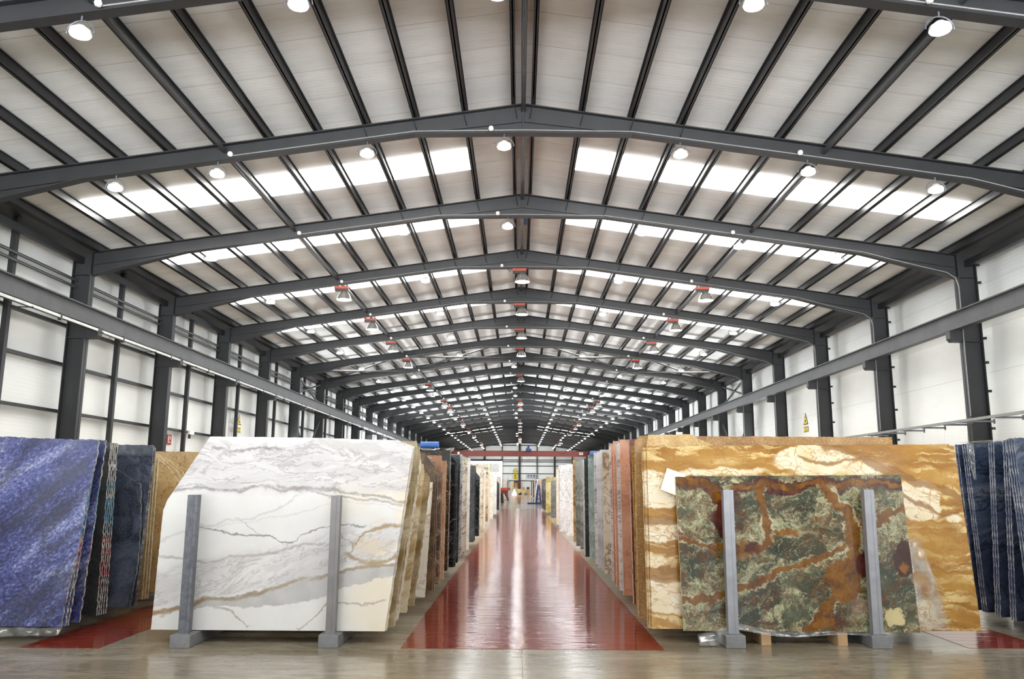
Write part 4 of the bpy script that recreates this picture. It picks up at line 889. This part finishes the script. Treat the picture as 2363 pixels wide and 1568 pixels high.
# ------------------------------------------------------------------ films, paper
def sheet(name, fn, nu, nv, mat, label, cat):
    vs = [fn(i / nu, j / nv) for j in range(nv + 1) for i in range(nu + 1)]
    fs = [(j * (nu + 1) + i, j * (nu + 1) + i + 1, (j + 1) * (nu + 1) + i + 1, (j + 1) * (nu + 1) + i) for j in range(nv) for i in range(nu)]
    m = MB().add(vs, fs); o = m.obj(name, mat); 
    for p in o.data.polygons: p.use_smooth = True
    md = o.modifiers.new('thickness', 'SOLIDIFY'); md.thickness = .0015
    return tag(o, label, cat)
rn = lambda a: random.uniform(-a, a)
def fA(u, v):
    x = 1.78 + 1.75 * u
    top = .205 - .09 * max(0, (u - .25) / .75) ** .6 * (1 if u > .25 else 0) + .02 * math.sin(u * 9)
    if u < .22: top = .10 + .105 * (u / .22)
    hgt = .075 * (1 - .75 * u) + (.07 if u < .15 else 0)
    return (x + rn(.006), 8.795 - .10 * (1 if u < .2 else .5) * v + rn(.008), max(.012, top - hgt * v + rn(.004)))
sheet('plastic_film', fA, 46, 6, M['film'], 'clear plastic film sagging under the green onyx across the left post base', 'plastic film')
def fB(u, v):
    z = .14 + .92 * v; wd = .12 + .22 * (1 - v) ** .7
    return (4.085 + .02 * v * -1 + wd * u + rn(.006), 8.905 + z * .072 - .012 * u + rn(.008), z)
sheet('plastic_film', fB, 6, 24, M['film'], 'clear plastic film hanging at the right edge of the green onyx', 'plastic film')
def fC(u, v): return (-5.9 + 1.15 * u + rn(.01), 8.77 - .05 * v + rn(.01), max(.01, .125 - .07 * v - .03 * (1 - u) * v + rn(.006)))
sheet('plastic_film', fC, 24, 4, M['film'], 'torn plastic film under the blue sodalite slab', 'plastic film')
def fD(u, v):
    if v < .35: return (5.50 + 1.0 * u + rn(.008), 10.40 + .12 * (.5 - v) + rn(.01), 2.155 + .035 * math.sin(u * 3) + rn(.006))
    return (5.50 + .10 * u * (1.3 - v) + rn(.006), 10.30 - .16 * (v - .35) + rn(.01), 2.15 - .7 * (v - .35))
sheet('plastic_film', fD, 16, 14, M['film'], 'white film draped over the top corner of the rear navy bundle', 'plastic film')
pp = MB().prism_y([(-.13, -.06), (.08, -.14), (.15, .10), (-.05, .17)], 0, .003).obj('paper_sheet', M['paper']); pp.location = (1.60, 8.985, 1.62); pp.rotation_euler = (-LEAN, 0, 0)
tag(pp, 'white paper sheet stuck behind the top left corner of the onyx', 'paper')
pp = MB().prism_y([(-.10, .12), (.12, .02), (.10, -.16)], 0, .003).obj('paper_sheet', M['paper']); pp.location = (1.50, 14.80, 1.55); pp.rotation_euler = (-LEAN, 0, 0)
tag(pp, 'white torn paper on the lavender white bundle', 'paper')
tag(MB().tube([(-1.80, 14.6, 2.29), (-1.48, 14.6, 2.29)], .055, 12).obj('plastic_roll', M['bright_blue'], None, True), 'bright blue plastic roll on top of the black gold veined bundle', 'plastic roll')
def fE(u, v): return (-1.85 + .62 * u, 14.72 + .5 * v, 2.225 + (.04 if u > .75 else .02) * math.sin(u * 11 + v * 5) + rn(.012))
sheet('plastic_film', fE, 14, 6, M['film'], 'crumpled white film over the top of the black bundles', 'plastic film')
tag(MB().box(1.42, 1.62, 17.06, 17.3, 2.22, 2.30).obj('plastic_wrap', M['bright_blue'], None, None, .01), 'blue wrap over the top corner of the teal bundle', 'plastic wrap')

# ------------------------------------------------------------------ wall fittings
def tri(cy_, cz, w, h, s=1.0): return [(-w / 2 * s + cy_, cz - h / 2 * s), (w / 2 * s + cy_, cz - h / 2 * s), (cy_, cz + h / 2 * s * 1.06)]
def load_sign(x, y, z, rotz, label, k=1.0):
    r = empty('warning_sign', (x, y, z), label, 'sign', 'yellow warning signs'); r.rotation_euler = (0, 0, rotz)
    MB().prism_y(tri(0, .17, .52 * k, .46 * k), 0, .012).obj('border', M['black'], r)
    MB().prism_y(tri(0, .165, .52 * k, .46 * k, .80), -.004, 0).obj('triangle_panel', M['yellow'], r)
    p = MB().box(-.055 * k, .055 * k, -.008, -.004, .03, .12); p.box(-.012, .012, -.008, -.004, .12, .24); p.box(-.03, .03, -.008, -.004, .235, .26)
    p.obj('pictogram', M['black'], r)
    MB().box(-.25 * k, .25 * k, 0, .012, -.36, -.14).obj('text_plate', M['black'], r)
    tp_ = MB().box(-.235 * k, .235 * k, -.004, 0, -.345, -.155).obj('text_panel', M['yellow'], r)
    t = MB(); t.box(-.16, .15, -.008, -.004, -.20, -.175); t.box(-.07, .07, -.008, -.004, -.262, -.238); t.box(-.19, .18, -.008, -.004, -.325, -.30)
    t.obj('lettering', M['black'], tp_); return r
load_sign(WALLX - .02, 33.35, 4.13, -math.pi / 2, 'yellow triangle warning sign with plate on the right wall', 1.0)
load_sign(-11.30, 32.85, 3.95, math.pi / 2, 'yellow triangle warning sign with plate on the left wall', .9)
sg_ = load_sign(-.73, YEND - .24, 4.0, 0, 'upper yellow triangle sign on the end wall', 1.35)
MB().box(-.05, .05, .012, .24, -.2, .3).obj('bracket', M['galv'], sg_)
s_ = empty('notice_sign', (-.72, YEND - .24, 3.0), 'lower yellow square notice on the end wall', 'sign')
MB().box(-.36, .36, 0, .012, -.42, .42).obj('panel', M['yellow'], s_); MB().box(-.05, .05, .012, .24, -.3, .3).obj('bracket', M['galv'], s_); tm = MB().box(-.12, .12, -.004, 0, .02, .30); tm.box(-.26, .26, -.004, 0, -.15, -.08); tm.box(-.22, .22, -.004, 0, -.30, -.23); tm.obj('lettering', M['black'], s_)
s_ = empty('safety_sign', (2.2, YEND - .24, 3.05), 'white sign with a row of four round dark blue symbols on the end wall', 'sign')
MB().box(-.95, .95, 0, .012, -.30, .32).obj('panel', M['white_plastic'], s_); MB().box(-.6, .6, .012, .24, -.2, .2).obj('bracket', M['galv'], s_)
for k in range(4):
    cxx = -.70 + .467 * k
    d = MB().prism_y([(cxx + .20 * math.cos(a), .06 + .20 * math.sin(a)) for a in [2 * math.pi * j / 16 for j in range(16)]], -.004, 0); d.obj('symbol_disc', M['blue'], s_)
    MB().box(cxx - .05, cxx + .06, -.008, -.004, -.03 + .02 * k, .12).obj('symbol', M['white_plastic'], s_)
MB().box(-.93, .93, -.004, 0, -.27, -.19).obj('lettering', M['blue'], s_)
s_ = empty('fire_sign', (-11.53, 26.87, 3.0), 'small red and white extinguisher sign on the left wall', 'sign'); s_.rotation_euler = (0, 0, math.pi / 2)
MB().box(-.16, .16, -.02, -.005, -.16, .16).obj('panel', M['red_sign'], s_)
sm = MB().box(-.10, -.05, -.026, -.02, -.05, .12); sm.box(.02, .07, -.026, -.02, .0, .12); sm.box(-.1, .1, -.026, -.02, -.10, -.075); sm.obj('symbol', M['white_plastic'], s_)
s_ = empty('emergency_light', (-11.22, 27.62, 3.2), 'small white emergency light on a left wall post', 'lamp'); s_.rotation_euler = (0, 0, math.pi / 2)
MB().box(-.02, .36, -.07, 0, .02, .14).obj('body', M['white_plastic'], s_); MB().box(.03, .14, -.05, 0, -.12, .02).obj('bracket', M['black'], s_)
tr = empty('cable_rail', (10.42, 0, 3.15), 'grey rail with short cross arms along the right wall', 'rail')
MB().box(-.03, .03, 15.2, 29.0, -.03, .03).obj('rail', M['conduit'], tr)
for k in range(10):
    y = 15.9 + 1.12 * k
    a = MB().box(0, .62, y - .03, y + .03, -.045, -.005); a.box(.60, .62, y - .03, y + .03, -.08, .03); a.obj('arm', M['galv'], tr)
    MB().tube([(.60, y, -.06), (.60, y + .12, -.55), (.60, y + .2, -1.1)], .004, 4).obj('wire', M['white_plastic'], tr)
for y in (YF(1), YF(2)): MB().box(0, .43, y - .14, y - .115, -.03, .02).obj('bracket', M['galv'], tr)

# ------------------------------------------------------------------ overhead crane, cabin and things at the far end
cr = empty('overhead_crane', (0, 125, 5.87), 'red overhead travelling crane spanning the hall near the end wall', 'crane')
g = MB().box(-10.5, 10.5, -.2, .2, .0, .78); g.box(-10.5, 10.5, -.26, .26, .78, .81); g.box(-10.5, 10.5, -.26, .26, -.03, 0); g.obj('girder', M['crane_red'], cr)
for sg in (-1, 1): MB().box(sg * 10.64 - .13, sg * 10.64 + .13, -1.4, 1.4, .02, .34).obj('end_carriage', M['crane_red'], cr)
for x, w in ((-9.25, .16), (9.25, .28)): MB().box(x - w, x + w, -.23, -.205, .25, .60).obj('maker_plate', M['white_plastic'], cr)
MB().box(9.08, 9.42, -.235, -.23, .38, .50).obj('plate_lettering', M['red_sign'], cr)
t = MB().box(6.05, 6.22, -.21, -.2, .33, .50); t.box(6.36, 6.85, -.21, -.2, .36, .46); t.obj('capacity_lettering', M['black'], cr)
hs = MB().box(.9, 1.75, -.5, .5, .82, 1.12); hs.lathe([(.17, 0), (.17, .7)], 16, (1.32, 0, .9)); hs.box(1.0, 1.3, -.4, .4, 1.12, 1.3); h_ = hs.obj('hoist_trolley', M['blue'], cr)
MB().tube([(.35, -.3, .0), (.35, -.3, -.45), (.45, -.3, -.6), (.3, -.3, -.72)], .03, 6).obj('hook', M['steel'], h_)

cbn = empty('office_cabin', (-3.55, 73.2, 0), 'white cabin with a wide window beyond the left slab row', 'cabin')
MB().box(-1.98, -.22, 0, .1, 0, 2.72).box(-1.98, 1.98, 0, .1, 3.45, 3.78).box(-1.98, -1.6, 0, .1, 2.72, 3.45).box(1.74, 1.98, 0, .1, 2.72, 3.45).box(-.22, 1.98, 0, .1, 0, 2.72).box(-1.98, -1.88, .1, 1.6, 0, 3.78).box(1.88, 1.98, .1, 1.6, 0, 3.78).box(-1.98, 1.98, 1.5, 1.6, 0, 3.78).box(-1.98, 1.98, 0, 1.6, 3.68, 3.78).obj('walls', M['white_plastic'], cbn)
MB().box(-1.6, 1.74, .04, .06, 2.72, 3.45).obj('window_pane', M['chrome'], cbn)
MB().box(.72, .86, -.01, .1, 2.72, 3.45).obj('window_post', M['pale_yellow'], cbn)
ts = empty('trestle', (-1.35, 72.6, 0), 'dark trestle with an orange top beam at the left end of the cross aisle', 'trestle')
MB().box(-.36, .52, -.25, .25, 1.14, 1.36).obj('top_beam', M['orange'], ts)
MB().box(-.34, .30, -.2, .2, .85, 1.14).obj('body', M['crane_red'], ts)
MB().prism_y([(-.34, .85), (-.1, .85), (-.05, .02), (-.3, .02)], -.2, .2).obj('leg', M['steel'], ts)
MB().prism_y([(-.02, .85), (.22, .85), (.42, .25), (.30, .22)], -.2, .2).obj('arm', M['crane_red'], ts)
MB().prism_y([(.28, .45), (.40, .45), (.46, .22), (.34, .22)], -.16, .16).obj('clamp_pad', M['white_plastic'], ts)
ct = empty('slab_cart', (1.25, 71.6, 0), 'blue A-frame cart at the right end of the cross aisle', 'cart')
MB().box(-.6, .6, -.5, .5, .02, .12).obj('base', M['blue'], ct)
for y in (-.42, .42):
    MB().prism_y([(.10, .12), (.22, .12), (.42, 1.6), (.34, 1.6)], y - .03, y + .03).obj('frame_post', M['blue'], ct)
    MB().prism_y([(.48, .12), (.58, .12), (.46, 1.6), (.38, 1.6)], y - .03, y + .03).obj('frame_post', M['blue'], ct)
for z in (.4, .8, 1.2): MB().box(.22 + z * .09, .50 - z * .04, -.42, .42, z - .03, z + .03).obj('cross_bar', M['blue'], ct)
o = MB().prism_y([(.12, .125), (.165, .125), (.42, 2.1), (.375, 2.1)], -.9, .9).obj('stone_slab', EDGE['white']); o.location = (1.12, 71.6, 0)
tag(o, 'white slab edge-on leaning on the blue cart', 'stone slab')
tag(MB().box(-1.22, -.98, 136.8, 137.05, 0, 2.25).obj('bollard_post', M['pale_yellow']), 'pale yellow upright post before the end wall', 'post')
wc = MB().lathe([(.42, 0), (.40, .3), (.22, .6), (.10, .9), (.02, 1.0)], 14); wc = wc.obj('wrapped_bundle', M['white_plastic'], None, True); wc.location = (-.8, 125.5, 0)
tag(wc, 'white wrapped cone-shaped bundle on the far aisle floor', 'bundle')
fl = empty('forklift', (-.25, 136, 0), 'pale yellow forklift parked before the end wall', 'forklift')
MB().box(-.55, .45, 0, 1.3, .25, .95).obj('chassis', M['pale_yellow'], fl, None, .03)
for x in (-.45, -.2): MB().box(x - .05, x + .05, -.12, 0, .1, 1.9).obj('mast_rail', M['pale_yellow'], fl)
MB().box(-.5, .4, .1, 1.1, 1.65, 1.75).obj('roof', M['black'], fl)
for x, y in ((-.5, .15), (.4, .15), (-.5, 1.05), (.4, 1.05)): MB().box(x - .03, x + .03, y - .03, y + .03, .95, 1.65).obj('roof_post', M['black'], fl)
for x in (-.5, .45):
    for y in (.15, 1.05): 
        w_ = MB().prism_y([(.24 * math.cos(a), .24 * math.sin(a)) for a in [2 * math.pi * j / 16 for j in range(16)]], -.08, .08).obj('wheel', M['black'], fl); w_.location = (x, y, .243); w_.rotation_euler = (0, 0, math.pi / 2)
for x, y, z, w, h, mt, lab in ((.65, 136.5, 0, .35, .75, 'pale_yellow', 'pale crate beside the forklift'), (.62, 136.5, .762, .24, .5, 'wood', 'brown crate on top of the pale crate'), (1.36, 136.2, 0, .3, .9, 'wood', 'brown crate at the right of the end aisle'), (1.38, 136.2, .912, .22, .35, 'black', 'dark case on top of the right brown crate'), (1.0, 134.6, 0, .22, .35, 'base_steel', 'low grey box before the crates')):
    o = MB(); o.box(x - w, x + w, y - .3, y + .3, z, z + h)
    for zz in (z + h * .2, z + h * .5, z + h * .8): o.box(x - w - .01, x + w + .01, y - .312, y - .30, zz - .03, zz + .03)
    tag(o.obj('crate', M[mt]), lab, 'crate', 'crates before the end wall')
mv = MB().box(-.92, .2, YEND - .5, YEND - .24, 1.2, 2.22); mv.box(-.5, .15, YEND - .52, YEND - .5, 1.5, 2.0)
tag(mv.obj('wall_cabinet', M['crane_red']), 'dark maroon cabinet on the end wall below the yellow signs', 'cabinet')
